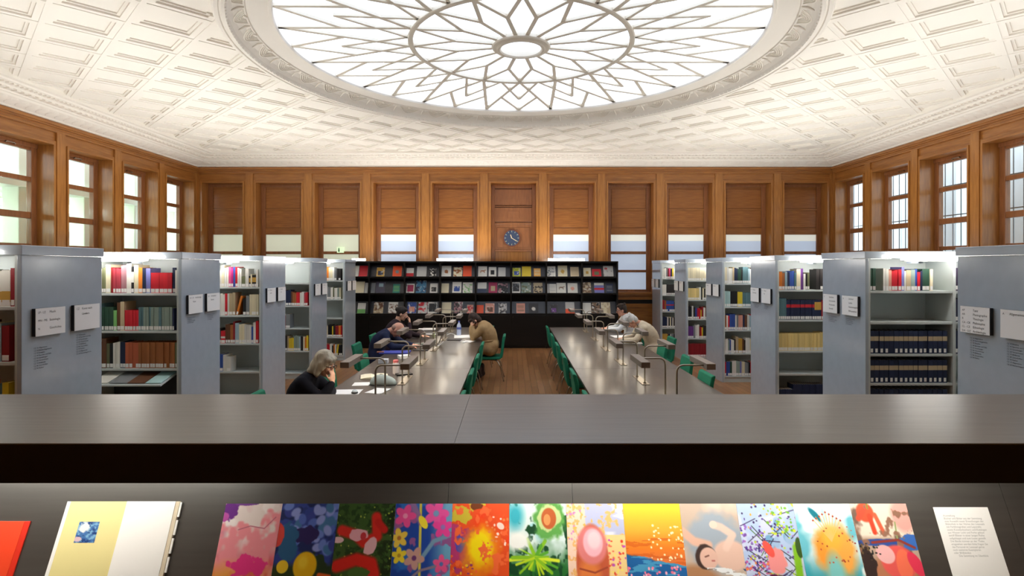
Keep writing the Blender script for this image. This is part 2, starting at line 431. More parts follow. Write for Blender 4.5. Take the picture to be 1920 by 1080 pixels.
# ---- ceiling: recessed upper skin with a round hole, diagonal coffer ribs
X0, X1, Y0, Y1 = XL + INS, XR - INS, YF + INS, YB - INS
RO = 3.88
mb = MB()
N = 160; ang = sorted(set([2 * PI * i / N for i in range(N)] + [math.atan2(x - SKX, y - SKY) % (2 * PI) for x in (X0 - .3, X1 + .3) for y in (Y0 - .3, Y1 + .3)]))
ring_i, ring_o = [], []
for a in ang:
    dx, dy = math.sin(a), math.cos(a)
    t = min([((X1 + .3 if dx > 0 else X0 - .3) - SKX) / dx if abs(dx) > 1e-9 else 1e9, ((Y1 + .3 if dy > 0 else Y0 - .3) - SKY) / dy if abs(dy) > 1e-9 else 1e9])
    ring_i.append((SKX + dx * 3.8, SKY + dy * 3.8, ZC + .085)); ring_o.append((SKX + dx * t, SKY + dy * t, ZC + .085))
n = len(ang); mb.add(ring_i + ring_o, [(i, (i + 1) % n, n + (i + 1) % n, n + i) for i in range(n)])
PITCH, PH = 1.067, .09
def clip_rib(c, sgn, off, hw, z0, z1):
    """rib along x*sgn + y = c (seen in x' = x or mirrored), clipped to the room and to the round frame"""
    # param: point = (x, c - sgn*x); direction (1, -sgn)
    for lo_, hi_ in [(X0 - .05, X1 + .05)]:
        a, b = lo_, hi_
        ys = sorted(((c - Y0 + .05) / sgn, (c - Y1 - .05) / sgn))
        a, b = max(a, ys[0]), min(b, ys[1])
        if b - a < .1: return
        segs = [(a, b)]
        # circle
        A = 2.; dy0 = c - SKY
        B = 2 * (-SKX - sgn * dy0); C_ = SKX ** 2 + dy0 ** 2 - (RO - .03) ** 2
        D = B * B - 4 * A * C_
        if D > 0:
            r0, r1 = (-B - math.sqrt(D)) / (2 * A), (-B + math.sqrt(D)) / (2 * A)
            segs = [(p, q) for p, q in ((a, min(b, r0)), (max(a, r1), b)) if q - p > .05]
        for p, q in segs:
            P0, P1 = Vector((p, c - sgn * p, 0)), Vector((q, c - sgn * q, 0))
            d = (P1 - P0) / 2; nn = Vector((-d.y, d.x, 0)).normalized() * hw
            mb.obox((P0 + P1) / 2 + Vector((0, 0, (z0 + z1) / 2)) + nn / hw * off, d, nn, (0, 0, (z1 - z0) / 2))
for sgn, ph, dz in ((1, PH, 0), (-1, PH - .12, .0015)):
    c = ph + PITCH * (-14)
    while c < 30:
        clip_rib(c, sgn, 0, .135, ZC + .066 + dz, ZC + .10)
        clip_rib(c, sgn, 0, .10, ZC + .042 + dz, ZC + .07)
        clip_rib(c, sgn, 0, .03, ZC + .034 + dz, ZC + .045)
        c += PITCH
tag(mb.build('ceiling', M['plaster']), 'white plaster ceiling with diagonal coffers', 'ceiling', kind='structure')

# ---- cornice, one mitred run per wall
prof = [(0, 4.80), (.0, 4.83), (.10, 4.835), (.11, 4.87), (.20, 4.885), (.40, 4.935), (.43, 4.965), (.47, 4.965), (.48, 4.99), (.62, 5.0), (.63, 5.025), (.80, 5.035), (.82, 5.06), (.90, 5.06), (.92, 5.18)]
def cornice(idx, pa, pb, inward, label):
    """pa -> pb along the wall, inward: unit vector into the room; both ends mitred"""
    pa, pb, q = Vector(pa), Vector(pb), Vector(inward); t = (pb - pa).normalized(); L = (pb - pa).length
    mb = MB(); vs = []
    for d, z in prof: vs += [pa + q * d + t * d + Vector((0, 0, z)), pb + q * d - t * d + Vector((0, 0, z))]
    mb.add(vs, [(2 * i, 2 * i + 1, 2 * i + 3, 2 * i + 2) for i in range(len(prof) - 1)])
    s = .45
    while s < L - .45:                                          # leaf tongues on the cove
        c = pa + t * s
        sl = Vector((0, 0, 1)) * .24 + q * .97; sl.normalize(); nn = t.cross(sl)
        mb.sphere(c + q * .27 + Vector((0, 0, 4.903)), (.085, .12, .016), 12, 6, Matrix((t, sl, nn)).transposed())
        s += .21
    s = .7
    while s < L - .7:                                           # bead row
        c = pa + t * s + q * .56 + Vector((0, 0, 4.992)); mb.obox(c, t * .035, q * .05, (0, 0, .012)); s += .14
    s = .9
    while s < L - .9:
        c = pa + t * s + q * .73 + Vector((0, 0, 5.026)); mb.obox(c, t * .022, q * .03, (0, 0, .012)); s += .09
    tag(mb.build('trim_%d' % idx, M['plaster']), label, 'cornice', kind='structure')
cornice(1, (XL, YB, 0), (XR, YB, 0), (0, -1, 0), 'white moulded plaster cornice over the end wall')
cornice(2, (XL, YF, 0), (XL, YB, 0), (1, 0, 0), 'white moulded plaster cornice over the gallery windows')
cornice(3, (XR, YF, 0), (XR, YB, 0), (-1, 0, 0), 'white moulded plaster cornice over the outdoor windows')
cornice(4, (XL, YF, 0), (XR, YF, 0), (0, 1, 0), 'white moulded plaster cornice over the front wall')

# ---- round laylight
sk = thing('window_40', (SKX, SKY, SKZ), 'large round skylight with star shaped glazing bars', 'skylight', kind='structure')
def R(a, r, z=SKZ - .03): return Vector((SKX + r * math.sin(a), SKY + r * math.cos(a), z))
mb = MB(); n = 128; mb.add([R(2 * PI * i / n, 3.27, SKZ) for i in range(n)] , [tuple(range(n))]); mb.build('glazing', M['sky_glass'], sk)
U = 2 * PI / 16
nb_ = [0]
def bar(mb, p, q, w=.028, h=.018):
    nb_[0] += 1; h += .0004 * (nb_[0] % 7)
    p, q = Vector(p), Vector(q); d = (q - p) / 2; nn = Vector((-d.y, d.x, 0)).normalized() * w
    mb.obox((p + q) / 2 + Vector((0, 0, -h + .032)), d * 1.004, nn, (0, 0, h))
mb = MB()
for k in range(16):
    A = k * U; H = U / 2
    bar(mb, R(A + H, .373), R(A + H, .931), .028)                        # ray
    bar(mb, R(A + H, .931), R(A, 1.521), .026); bar(mb, R(A + H, .931), R(A + 2 * H, 1.521), .026)   # fork to the ring
mb.build('inner_star', M['rib'], sk)
mb = MB()
for k in range(16):
    A = k * U; H = U / 2
    r0, rt = R(A, 1.573), R(A, 3.236)
    tR, tL = R(A + H, 3.236), R(A - H, 3.236)
    bar(mb, r0, tR); bar(mb, r0, tL)                                  # long lines to the star tips
    bar(mb, rt, (r0 + tR) / 2 + (tR - r0) * .02); bar(mb, rt, (r0 + tL) / 2 + (tL - r0) * .02)
    ap = R(A, 2.536); bar(mb, R(A + H, 1.573), ap, .023); bar(mb, R(A - H, 1.573), ap, .023)
mb.build('outer_star', M['rib'], sk)
mb = MB(); mb.lathe([(1.505, SKZ), (1.505, SKZ - .05), (1.52, SKZ - .06), (1.565, SKZ - .06), (1.58, SKZ - .05), (1.58, SKZ)], 96, (SKX, SKY)); mb.build('ring_bar', M['rib'], sk)
mb = MB(); mb.lathe([(.285, SKZ), (.285, SKZ - .07), (.30, SKZ - .09), (.33, SKZ - .09), (.35, SKZ - .075), (.40, SKZ - .065), (.415, SKZ - .05), (.415, SKZ)], 64, (SKX, SKY)); mb.build('centre_collar', M['rib'], sk)
mb = MB()
mb.lathe([(3.235, SKZ + .02), (3.235, SKZ - .05), (3.25, SKZ - .075), (3.285, SKZ - .075), (3.29, SKZ - .055), (3.53, SKZ - .075), (3.54, SKZ - .09), (3.61, SKZ - .105), (3.67, SKZ - .145), (3.715, SKZ - .20),
          (3.73, SKZ - .235), (3.74, SKZ - .25), (3.775, SKZ - .25), (3.78, SKZ - .235), (3.80, SKZ - .235), (3.81, SKZ - .25), (3.85, SKZ - .25), (3.875, SKZ - .22), (3.885, SKZ - .15), (3.885, SKZ - .06)], 160, (SKX, SKY))
mb.build('round_moulding', M['plaster'], sk, smooth=False)
mb = MB(); NS = 40
for k in range(NS):                                                    # shell swags on the concave frieze
    a0 = 2 * PI * k / NS
    for j, w in enumerate((.055, .042, .03, .018)):
        pts = []
        for i in range(9):
            t = -1 + i / 4; a = a0 + w * t
            q = (1 - t * t) * .9 + .05
            r = 3.555 + (.135 - .025 * j) * q; z = SKZ - .097 - (.075 - .013 * j) * q ** 1.4
            pts.append(R(a, r, z))
        mb.tube(pts, .006 if j else .009, 5)
    mb.sphere(R(a0, 3.555, SKZ - .105), (.03, .03, .014), 8, 5)
    b0 = a0 + PI / NS
    mb.tube([R(b0, 3.545, SKZ - .10), R(b0, 3.61, SKZ - .118), R(b0, 3.68, SKZ - .165)], [.006, .016, .008], 6)
for k in range(260): mb.sphere(R(2 * PI * k / 260, 3.735, SKZ - .24), .016, 6, 4)
mb.build('frieze_ornament', M['plaster'], sk)

# ---- wall clock and exit sign
cc = Vector((960 * 1., 0, 0)); y = YB + .24
ck = thing('wall_clock', (PX(959.5, y), y, 2.1 + 53.5 * y / F), 'round dark blue wall clock with pale hands in an oak panel', 'clock')
c = ck.location.copy()
def disc(r0, z0, y0, y1, n=40):
    mb = MB(); vs = [(c.x + r0 * math.cos(2 * PI * i / n), yy, c.z + r0 * math.sin(2 * PI * i / n)) for yy in (y0, y1) for i in range(n)]
    mb.add(vs, [tuple(range(n)), tuple(reversed(range(n, 2 * n)))] + [(i, i + n, (i + 1) % n + n, (i + 1) % n) for i in range(n)])
    return mb
disc(.235, 0, y - .05, y + .005).build('case', mat('clock rim red brown', (112, 62, 50), .4), ck)
fo = disc(.212, 0, y - .056, y - .049).build('dial', mat('clock dial blue', (52, 66, 92), .4), ck)
mk = mat('pale clock mark', (180, 184, 150), .5)
mb = MB()
for k in range(12):
    a = k * PI / 6; d = Vector((math.sin(a), 0, math.cos(a))); t_ = Vector((math.cos(a), 0, -math.sin(a)))
    mb.obox(c + d * .182 + Vector((0, y - .058 - c.y, 0)), t_ * .007, (0, .002, 0), d * .02)
mb.build('hour_mark', mk, ck)
for nm, a, l, w in (('hour_hand', math.radians(-20), .10, .011), ('minute_hand', math.radians(122), .16, .008)):
    d = Vector((math.sin(a), 0, math.cos(a))); t_ = Vector((math.cos(a), 0, -math.sin(a)))
    MB().obox(c + d * l * .42 + Vector((0, y - .063 - c.y, 0)), t_ * w, (0, .002, 0), d * l * .58).build(nm, mat('pale hand ' + nm, (226, 206, 170), .4), ck)
y = YB + .2
e = P(637.5, 468.5, y)
ex = thing('exit_sign', (e.x, y, e.z - .075), 'small pale green exit sign with dark figure on frosted pane', 'sign')
MB().box(e.x - .085, e.x + .085, y, y + .115, e.z - .08, e.z + .08).build('sign_box', emit('pale green sign face', (214, 240, 196), .45), ex)
mb = MB(); mb.box(e.x - .05, e.x - .012, y - .004, y, e.z - .055, e.z + .02); mb.sphere((e.x - .031, y - .002, e.z + .04), (.017, .003, .017), 10, 6)
mb.build('figure_mark', mat('dark green mark', (30, 84, 50), .5), ex)
# ------------------------------------------------------------------ display counter in front
cn = thing('display_counter', (0, 1.9, 0), 'long black brown display counter with sloped front and lit underside', 'counter')
CT, CF, CB, CH = 1.6, 1.6, 2.215, .114
xs = [-3.65, -.165, 3.65]
for a, b in ((xs[0], xs[1] - .0005), (xs[1] + .0005, xs[2])):
    MB().box(a, b, CF, CB, CT - .004, CT).build('top_panel', M['counter'], cn)
MB().box(-3.65, 3.65, CF + .031, CB - .021, CT - .0225, CT - .0045).build('light_stop_board', M['black'], cn)  # unseen board added to stop tube light leaking through the top seam
MB().box(-3.65, 3.65, CF + .001, CF + .03, CT - CH, CT - .0045).build('fascia', M['black'], cn, bevel=.002)
TAN = math.tan(math.radians(25))
def slope(z): return 2.12 + (z - 1.21) * TAN                     # depth of the sloped face at height z
sx = [-3.65, -1.98, -.2425, .2255, 1.85, 3.65]
for a, b in zip(sx, sx[1:]):
    mb = MB(); za, zb = .9372, CT - .023
    mb.prism([(slope(za), za), (slope(zb), zb), (slope(zb) + .02, zb), (slope(za) + .02, za)], a + .0008, b - .0008, lambda u, v, t: (t, u, v))
    mb.build('sloped_panel', M['slope'], cn)
MB().box(-3.65, 3.65, CF + .12, slope(.90) + .02, .905, .937).build('ledge', M['black'], cn, bevel=.002)
MB().box(-3.65, 3.65, CF + .12, CF + .14, .937, .955).build('stop_lip', M['black'], cn)
MB().box(-3.65, 3.65, CF + .16, CF + .18, .08, .905).build('front_door', M['black'], cn)
MB().box(-3.65, 3.65, CB - .02, CB - .001, 0, CT - .0045).build('back_panel', M['black'], cn)
MB().box(-3.65, 3.65, CF + .20, CB - .021, 0, .08).build('plinth', M['black'], cn)
for x in (-3.65, 3.63): MB().box(x, x + .02, CF + .19, CB - .021, .08, .87).build('side_panel', M['black'], cn)
for a, b in ((-2.55, -1.15), (-.16, 1.80)):
    mb = MB(); mb.box(a, b, 1.86, 1.90, CT - .058, CT - .036); tb = mb.build('light_tube', M['tube_in'], cn)
    mb = MB(); mb.box(a - .02, b + .02, 1.85, 1.91, CT - .036, CT - .023); mb.build('tube_housing', M['white'], tb)

# ------------------------------------------------------------------ long reading tables
def table(x0, x1, label):
    y0, y1 = 4.95, 12.68; cx = (x0 + x1) / 2
    t = thing('reading_table', (cx, (y0 + y1) / 2, 0), label, 'table', 'long reading tables')
    n = 3
    for k in range(n):
        a, b = y0 + (y1 - y0) * k / n, y0 + (y1 - y0) * (k + 1) / n
        MB().box(x0, x1, a + .0008, b - .0008, .71, .74).build('table_top', M['desk'], t, bevel=.003)
    MB().box(cx - .34, cx + .34, y0 + .3, y1 - .3, .63, .709).build('under_frame', M['black'], t)
    for k in range(4):
        y = y0 + .35 + (y1 - y0 - .7) * k / 3
        mb = MB(); mb.box(cx - .45, cx + .45, y - .02, y + .02, 0, .63); mb.build('trestle_leg', M['black'], t, bevel=.003)
    return t
table(-1.995, -.565, 'dark stained long reading table with papers, bag and water bottle')
table(.822, 2.252, 'dark stained long reading table, mostly empty, near the old man')

# lamps: a plate on the middle line carries two bent arms, one to each side
def lamp_proto():
    r = thing('desk_lamp', (0, 0, 0), 'x', 'lamp', 'double arm desk lamps')
    MB().box(-.045, .045, -.27, .27, 0, .008).build('base_plate', M['nickel'], r, bevel=.002, local=True)
    for s, dy, cy in ((-1, .2, .05), (1, -.2, -.04)):
        pts = [(0, dy, .006), (0, dy, .38)] + [(s * .06 * (1 - math.cos(i * PI / 8)), dy, .38 + .06 * math.sin(i * PI / 8)) for i in range(1, 5)] + [(s * .27, dy, .44)]
        MB().tube(pts, .009, 8).build('arm', M['nickel'], r, smooth=True, local=True)
        h = MB().box(s * .29 - .042, s * .29 + .042, cy - .25, cy + .25, .412, .467).build('lamp_head', M['bronze'], r, bevel=.003, local=True)
        MB().box(s * .29 - .024, s * .29 + .024, cy - .22, cy + .22, .4105, .4125).build('light_strip', M['lamp_on'], h, local=True)
        MB().tube([(0, dy, .008), (0, dy, .02)], .018, 10).build('collar', M['nickel'], r, local=True)
    return r
lp = lamp_proto(); first = True
for cx, nm in ((-1.28, 'table with the papers and bottle'), (1.535, 'mostly empty table')):
    for k in range(6):
        o = lp if first else copy_tree(lp); first = False
        o.location = (cx, 5.48 + 1.283 * k, .74)
        o['label'] = 'double armed desk lamp, %s from the counter on the %s' % (nth(k + 1), nm)

# ------------------------------------------------------------------ green chairs (sitter looks along local +x)
def chair_proto():
    r = thing('chair', (0, 0, 0), 'x', 'chair')
    prof = [(-.225, .445), (.20, .452), (.235, .44), (.235, .41), (.20, .40), (-.20, .40), (-.245, .415)]
    MB().prism(prof, -.225, .225, lambda u, v, t: (u, t, v)).build('seat', M['green'], r, bevel=.014, local=True, seg=3)
    c = [(-.232, .43), (-.25, .50), (-.262, .60), (-.275, .72), (-.295, .815)]
    poly = [(x + .022, z) for x, z in c] + [(-.303, .832), (-.325, .826)] + [(x - .028, z - .002) for x, z in reversed(c)]
    MB().prism(poly, -.225, .225, lambda u, v, t: (u, t, v)).build('backrest', M['green'], r, bevel=.014, local=True, seg=3)
    for s in (-1, 1):
        MB().tube([(-.02, s * .17, .39), (-.12, s * .18, .385), (-.175, s * .19, .36), (-.22, s * .20, .28), (-.29, s * .215, .0)], .0105, 8).build('leg', M['chrome'], r, smooth=True, local=True)
        MB().tube([(-.02, s * .17, .39), (.10, s * .18, .385), (.155, s * .19, .36), (.185, s * .20, .28), (.225, s * .215, .0)], .0105, 8).build('leg', M['chrome'], r, smooth=True, local=True)
    mb = MB(); mb.box(-.17, .17, -.20, .20, .386, .40); mb.build('seat_frame', M['edge'], r, local=True)
    return r
cp = chair_proto(); cfirst = True
def chair(x, y, yaw, label, group=None):
    global cfirst
    o = cp if cfirst else copy_tree(cp); cfirst = False
    o.location = (x, y, 0); o.rotation_euler = (0, 0, yaw); o['label'] = label
    if group: o['group'] = group
    return o
G1, G2, G3, G4 = 'chairs on the aisle side of the papers table', 'chairs on the aisle side of the empty table', 'chairs on the shelf side of the papers table', 'chairs on the shelf side of the empty table'
for k, y in enumerate((5.62, 6.90, 8.10, 9.42)):
    chair(-.80, y, PI, 'empty green chair facing the papers table from the aisle, %s from the counter' % nth(k + 1), G1)
chair(-.45, 10.55, PI, 'green chair carrying the person in the tan coat', G1)
chair(-.72, 12.0, PI, 'empty green chair at the far aisle corner of the papers table, behind the tan coat', G1)
for k, y in enumerate((5.62, 6.90, 8.14, 9.36, 10.62, 12.0)):
    chair(1.035, y, 0, 'empty green chair tucked to the mostly empty table from the aisle, %s from the counter' % nth(k + 1), G2)
chair(-2.30, 5.66, 0, 'green chair under the grey haired reader', G3)
chair(-1.97, 6.92, 0, 'empty green chair just beyond the grey haired reader', G3)
chair(-1.86, 8.12, 0, 'empty green chair between the grey haired reader and the bald man', G3)
chair(-2.30, 9.40, 0, 'green chair carrying the bald man in navy', G3)
chair(-2.34, 10.68, 0, 'green chair of the dark haired reader by the black display', G3)
chair(2.04, 6.80, PI, 'empty green chair on the shelf side, nearest the counter, only its back showing', G4)
chair(2.19, 8.02, PI, 'empty green chair on the shelf side behind the second lamp', G4)
chair(2.14, 9.16, PI, 'empty green chair beside the old man in beige', G4)
chair(2.58, 10.20, PI, 'green chair carrying the old man in beige', G4)
chair(2.52, 11.86, PI, 'green chair of the white shirted man with spectacles', G4)

# ------------------------------------------------------------------ black display at the end of the room
DY = 14.55; DS = F / DY                     # px per metre at the display face
dx0, dx1, PITCHD = -4.648, 2.70, .9135
dp = thing('magazine_display', ((dx0 + dx1) / 2, DY + .25, 0), 'wide black magazine display with three sloped tiers and low doors', 'display')
ups = [dx1 - PITCHD * k for k in range(8, -1, -1)]; ups[0] = dx0 - .02
TIER = [(1.846, 2.16), (1.42, 1.745), (.892, 1.19)]          # ledge height, top of the sloped panel
for x in ups: MB().box(x - .02, x + .02, DY, DY + .45, 0, 2.2).build('upright', M['black'], dp)
MB().box(ups[0] - .02, dx1 + .02, DY - .01, DY + .47, 2.2, 2.24).build('top_board', M['black'], dp, bevel=.002)
MB().box(ups[0], dx1, DY + .45, DY + .47, 0, 2.2).build('back_panel', M['black'], dp)
slate = mat('dark slate slope', (46, 46, 54), .35, var=.2)
def dslope(z, ledge): return DY + .05 + (z - ledge) * .42
for a, b in zip(ups, ups[1:]):
    for lg, tp in TIER:
        MB().box(a + .021, b - .021, DY + .005, DY + .449, lg - .04, lg).build('shelf', M['black'], dp)
        mb = MB(); mb.prism([(dslope(lg, lg) + .02, lg), (dslope(tp, lg) + .02, tp), (dslope(tp, lg) + .035, tp), (dslope(lg, lg) + .035, lg)], a + .0215, b - .0215, lambda u, v, t: (t, u, v))
        mb.build('sloped_panel', slate, dp)
    d = MB().box(a + .004, b - .004, DY - .012, DY - .0005, .06, .85).build('door', M['black'], dp, bevel=.002)
    MB().tube([((a + .05), DY - .02, .805), ((a + .05), DY - .012, .805)], .009, 10).build('lock', M['chrome'], d)
MB().box(ups[0], dx1, DY + .03, DY + .06, 0, .06).build('plinth', M['black'], dp)

def tube_lamp(x0, x1, y, z, label, group, h=.075, dpt=.10):
    t = thing('strip_light', ((x0 + x1) / 2, y, z), label, 'lamp', group)
    MB().box(x0, x1, y - dpt / 2, y + dpt / 2, z + .012, z + h).build('tube', M['tube'], t, bevel=.008)
    MB().box(x0 - .015, x1 + .015, y - dpt / 2 + .015, y + dpt / 2 - .015, z, z + .012).build('tray', M['white'], t)
    mb = MB()
    for x in (x0 + .2, x1 - .2): mb.box(x - .02, x + .02, y + dpt / 2 - .03, y + dpt / 2 + (.16 if z < 2.2 else .05), z - .02 if z < 2.2 else z - .003, z)
    mb.build('bracket', M['steel'], t)
for k, (a, b) in enumerate(((660, 684), (819, 886), (1028, 1096))):
    tube_lamp(PX(a, DY - .1), PX(b, DY - .1), DY - .06, 2.245, 'glowing strip light on the black display, %s along its top' % nth(k + 1), 'strip lights on the black display', h=.065)

# ------------------------------------------------------------------ grey bookcases
XEL, XER = -3.74, 3.80
BH = 2.265
STD = [.115, .527, .95, 1.372, 1.795]
BAY = .94
def bookcase(side, ynear, levels, label, nb=4):
    s = -1 if side == 'L' else 1; xe = XEL if s < 0 else XER; dep = .833
    t = thing('bookcase', (xe + s * 1.9, ynear + dep / 2, 0), label, 'bookcase', 'grey metal bookcases')
    def bx(a, b, *r): return MB().box(xe + s * a, xe + s * b, *r)
    W = .04 + nb * BAY
    y0, y1 = ynear, ynear + dep; ym = (y0 + y1) / 2
    bx(0, .035, y0 - .004, y1 + .004, 0, 2.188).build('end_panel', M['steel'], t, bevel=.003)
    bx(-.012, W, y0 - .015, y1 + .015, 2.19, BH).build('top_cap', M['steel'], t, bevel=.004)
    for k in range(1, nb + 1):
        x = .035 + k * BAY; bx(x - .03, x, y0, y1, 0, 2.188).build('upright', M['shelf'], t)
    bx(.0355, .0555, y0, y1, .0, 2.188).build('upright', M['shelf'], t)
    bx(.056, W - .035, ym - .008, ym + .008, .03, 2.188).build('back_panel', M['shelf'], t)
    bx(.056, W - .035, y0 + .02, y1 - .02, 0, .085).build('plinth', M['shelf'], t)
    for k in range(nb):
        a = .0565 + k * BAY if k == 0 else .036 + k * BAY; b = .035 + (k + 1) * BAY - .031
        for z in levels:
            bx(a, b, y0 + .005, ym - .009, z - .028, z).build('shelf', M['shelf'], t, bevel=.003 if k == 0 else 0)
            if k < 1: bx(a, b, ym + .009, y1 - .005, z - .028, z).build('shelf', M['shelf'], t)
    return t
LY = [4.31, 6.39, 8.47, 10.55, 12.63]; RY = [3.99, 6.09, 8.18, 10.26, 12.41, 14.54]
LV = {('L', 1): [.115, .527, .95, 1.375, 1.80], ('R', 1): [.53, .845, 1.16, 1.505, 1.84], ('R', 2): [.12, .55, .88, 1.33, 1.765], ('R', 0): [.53, .845, 1.16, 1.505, 1.84]}
CASE = {}
for k, y in enumerate(LY): CASE['L', k] = bookcase('L', y, LV.get(('L', k), STD), 'grey metal bookcase on the gallery side, %s from the counter' % nth(k + 1))
for k, y in enumerate(RY): CASE['R', k] = bookcase('R', y, LV.get(('R', k), STD), 'grey metal bookcase on the outdoor window side, %s from the counter' % nth(k + 1), 4)
for k, y in enumerate(LY): tube_lamp(XEL - .30 - 1.25, XEL - .30, y - .16, 2.155, 'glowing strip light over the gallery side bookcase, %s from the counter' % nth(k + 1), 'strip lights on the bookcases')
for k, y in enumerate(RY): tube_lamp(XER + .30, XER + .30 + 1.25, y - .16, 2.155, 'glowing strip light over the outdoor side bookcase, %s from the counter' % nth(k + 1), 'strip lights on the bookcases')

# signs on the end panels and the small lists under them
TXT = {
 ('L', 0): ([('LP - LZ', 'Musik'), ('MN - MS', 'Soziologie'), ('N', 'Geschichte')], [('CZ', 'Kunst nach'), ('', 'Ländern')]),
 ('L', 1): ([('LA - LO', 'Archäologie'), ('', 'Kunst')], [('LK', 'Architektur'), ('', 'Bauten')]),
 ('L', 2): ([('LH', 'Malerei'), ('', 'Grafik')], [('LI', 'Künstler'), ('', 'A - K')]),
 ('L', 3): ([('LI', 'Künstler'), ('', 'L - R')], [('LI', 'Künstler'), ('', 'S - Z')]),
 ('L', 4): ([('AP', 'Medien')], [('AK', 'Museen')]),
 ('R', 0): ([('AP', 'Tanz'), ('AR', 'Photographie'), ('B', 'Theologie'), ('CA - CK', 'Philosophie'), ('CL - CZ', 'Ethnologie'), ('DA - DZ', 'Archäologie')], [('A', 'Allgemeines')]),
 ('R', 1): ([('E', 'Sprachen'), ('', 'Germanistik'), ('', 'Romanistik'), ('', 'Slavistik')], [('G', 'Literatur'), ('', 'Lexika'), ('', 'Gesamtausgaben'), ('', 'Bibliographien')]),
 ('R', 2): ([('H', 'Kataloge'), ('', 'Sammlungen')], [('K', 'Theater'), ('', 'Film')]),
 ('R', 3): ([('LF', 'Design')], [('LG', 'Mode')]),
 ('R', 4): ([('LD', 'Skulptur')], [('LE', 'Keramik')]),
 ('R', 5): ([('LB', 'Quellen')], [('LC', 'Theorie')]),
}
LIST = ['CZ 10 Allgemeines', 'CZ 20 Nachschlagewerke', 'CZ 30 Einzelne', 'CZ 40 Epochen und Stile', 'CZ 50 Sammlungen', 'CZ 60 Verzeichnisse', 'CZ 70 Bildbände', 'CZ 80 Zeitschriften', 'CZ 90 Reihen']
for (sd, k), (A, B) in TXT.items():
    s = -1 if sd == 'L' else 1; xe = XEL if s < 0 else XER; y0 = (LY if s < 0 else RY)[k]
    case = CASE[sd, k]
    ux = Vector((0, 1, 0)) * (1 if s < 0 else -1)           # reading direction on the panel
    for j, (rows, ya) in enumerate(((A, .085), (B, .475))):
        near = (j == 0) if s < 0 else (j == 1)
        yy = y0 + (.085 if near else .475)
        ya_, yb_ = yy, yy + .29; zc0, zc1 = 1.555, 1.772
        xf = xe - s * .034
        t = thing('shelf_sign', (xe - s * .004, yy + .145, zc0), 'white shelf sign, %s one on the %s %s bookcase end' % ('nearer' if near else 'farther', nth(k + 1), 'gallery side' if s < 0 else 'outdoor side'), 'sign', 'white shelf signs')
        MB().box(xe - s * .0045, xe - s * .03, ya_, yb_, zc0, zc1).build('sign_core', M['edge'], t)
        b = MB().box(xe - s * .0301, xf, ya_, yb_, zc0, zc1).build('sign_face', M['white'], t)
        mb = MB(); n = len(rows); st = ya_ if s < 0 else yb_
        dz = .034 if n > 4 else (.045 if (n > 3 or n == 2) else .055)
        if (sd, k, j) == ('L', 0, 0): dz = .064
        for q, (c_, w_) in enumerate(rows):
            z = zc1 - .04 - q * dz; o = Vector((xf - s * .0008, st, z)) + ux * .02
            if c_: put_text(mb, c_, .024, o, ux, (0, 0, 1))
            if w_: put_text(mb, w_, .026, o + ux * (.11 if len(c_) > 2 or n > 2 else .06), ux, (0, 0, 1))
        if mb.v: mb.build('lettering', M['ink'], b)
        if k > 2: continue
        mb = MB(); m = {0: 9, 1: 4, 2: 3}[k]
        for q in range(m):
            z = zc0 - (.10 if near and s < 0 and k == 0 else .05) - q * .02; o = Vector((xe - s * .0008, st, z)) + ux * (.06 if not near else .02)
            put_text(mb, LIST[(q + 2 * j + k) % 9], .0165, o, ux, (0, 0, 1))
        mb.build('lettering', M['ink'], case)

# ------------------------------------------------------------------ books
CN = dict(olive=(112, 116, 84), cream=(232, 222, 190), white=(236, 234, 226), pinkred=(176, 62, 76), mauve=(166, 120, 128), orange=(228, 130, 44), navy=(32, 42, 74), lilac=(122, 124, 190), red=(206, 34, 48),
  darkgreen=(46, 80, 64), green=(128, 190, 112), brown=(104, 66, 44), tan=(196, 176, 142), teal=(88, 122, 130), greygreen=(142, 160, 150), darkred=(150, 34, 42), black=(28, 27, 30), terracotta=(186, 94, 62), rust=(162, 98, 52),
  grey=(132, 136, 140), pink=(228, 92, 140), magenta=(196, 40, 130), blue=(54, 84, 164), lightblue=(158, 184, 196), gold=(206, 162, 70), yellow=(232, 204, 54), cyan=(180, 214, 214), purple=(112, 62, 140), salmon=(226, 160, 140), paleyellow=(240, 214, 142), dark=(48, 44, 44))
WORD = dict(pinkred='rose red', darkgreen='dark green', greygreen='grey green', darkred='dark red', lightblue='light blue', paleyellow='pale yellow', terracotta='terracotta red', rust='rust brown')
def book_meshes(kind):
    """unit book: spine on -y, width x 0..1, depth y 0..1, height z 0..1"""
    mb = MB(); e = .08
    mb.box(0, 1, 0, .06, 0, 1, 0); mb.box(0, e, .06, 1, 0, 1, 0); mb.box(1 - e, 1, .06, 1, 0, 1, 0)
    mb.box(e, 1 - e, .06, .97, .012, .98, 1)
    me = mb.mesh('book', [M['cloth_cover'], M['pages']])
    return me
UNIT = book_meshes('book')
LABU = MB().box(.06, .94, -.004, .002, 0, 1).mesh('spine_label', M['white'])
BANDM = {}
def band_mesh(col):
    if col not in BANDM: BANDM[col] = MB().box(-.004, 1.004, -.003, .004, 0, 1).mesh('spine_band', mat('spine band ' + col, CN[col], .6))
    return BANDM[col]
rb = random.Random(11)
SIDE = {'L': 'gallery side', 'R': 'outdoor side'}
SHELFW = {1: 'top shelf', 2: 'second shelf', 3: 'third shelf', 4: 'fourth shelf', 5: 'bottom shelf'}
LIM = {('R', 2): .75, ('R', 3): .585, ('R', 4): .48, ('R', 5): .40}
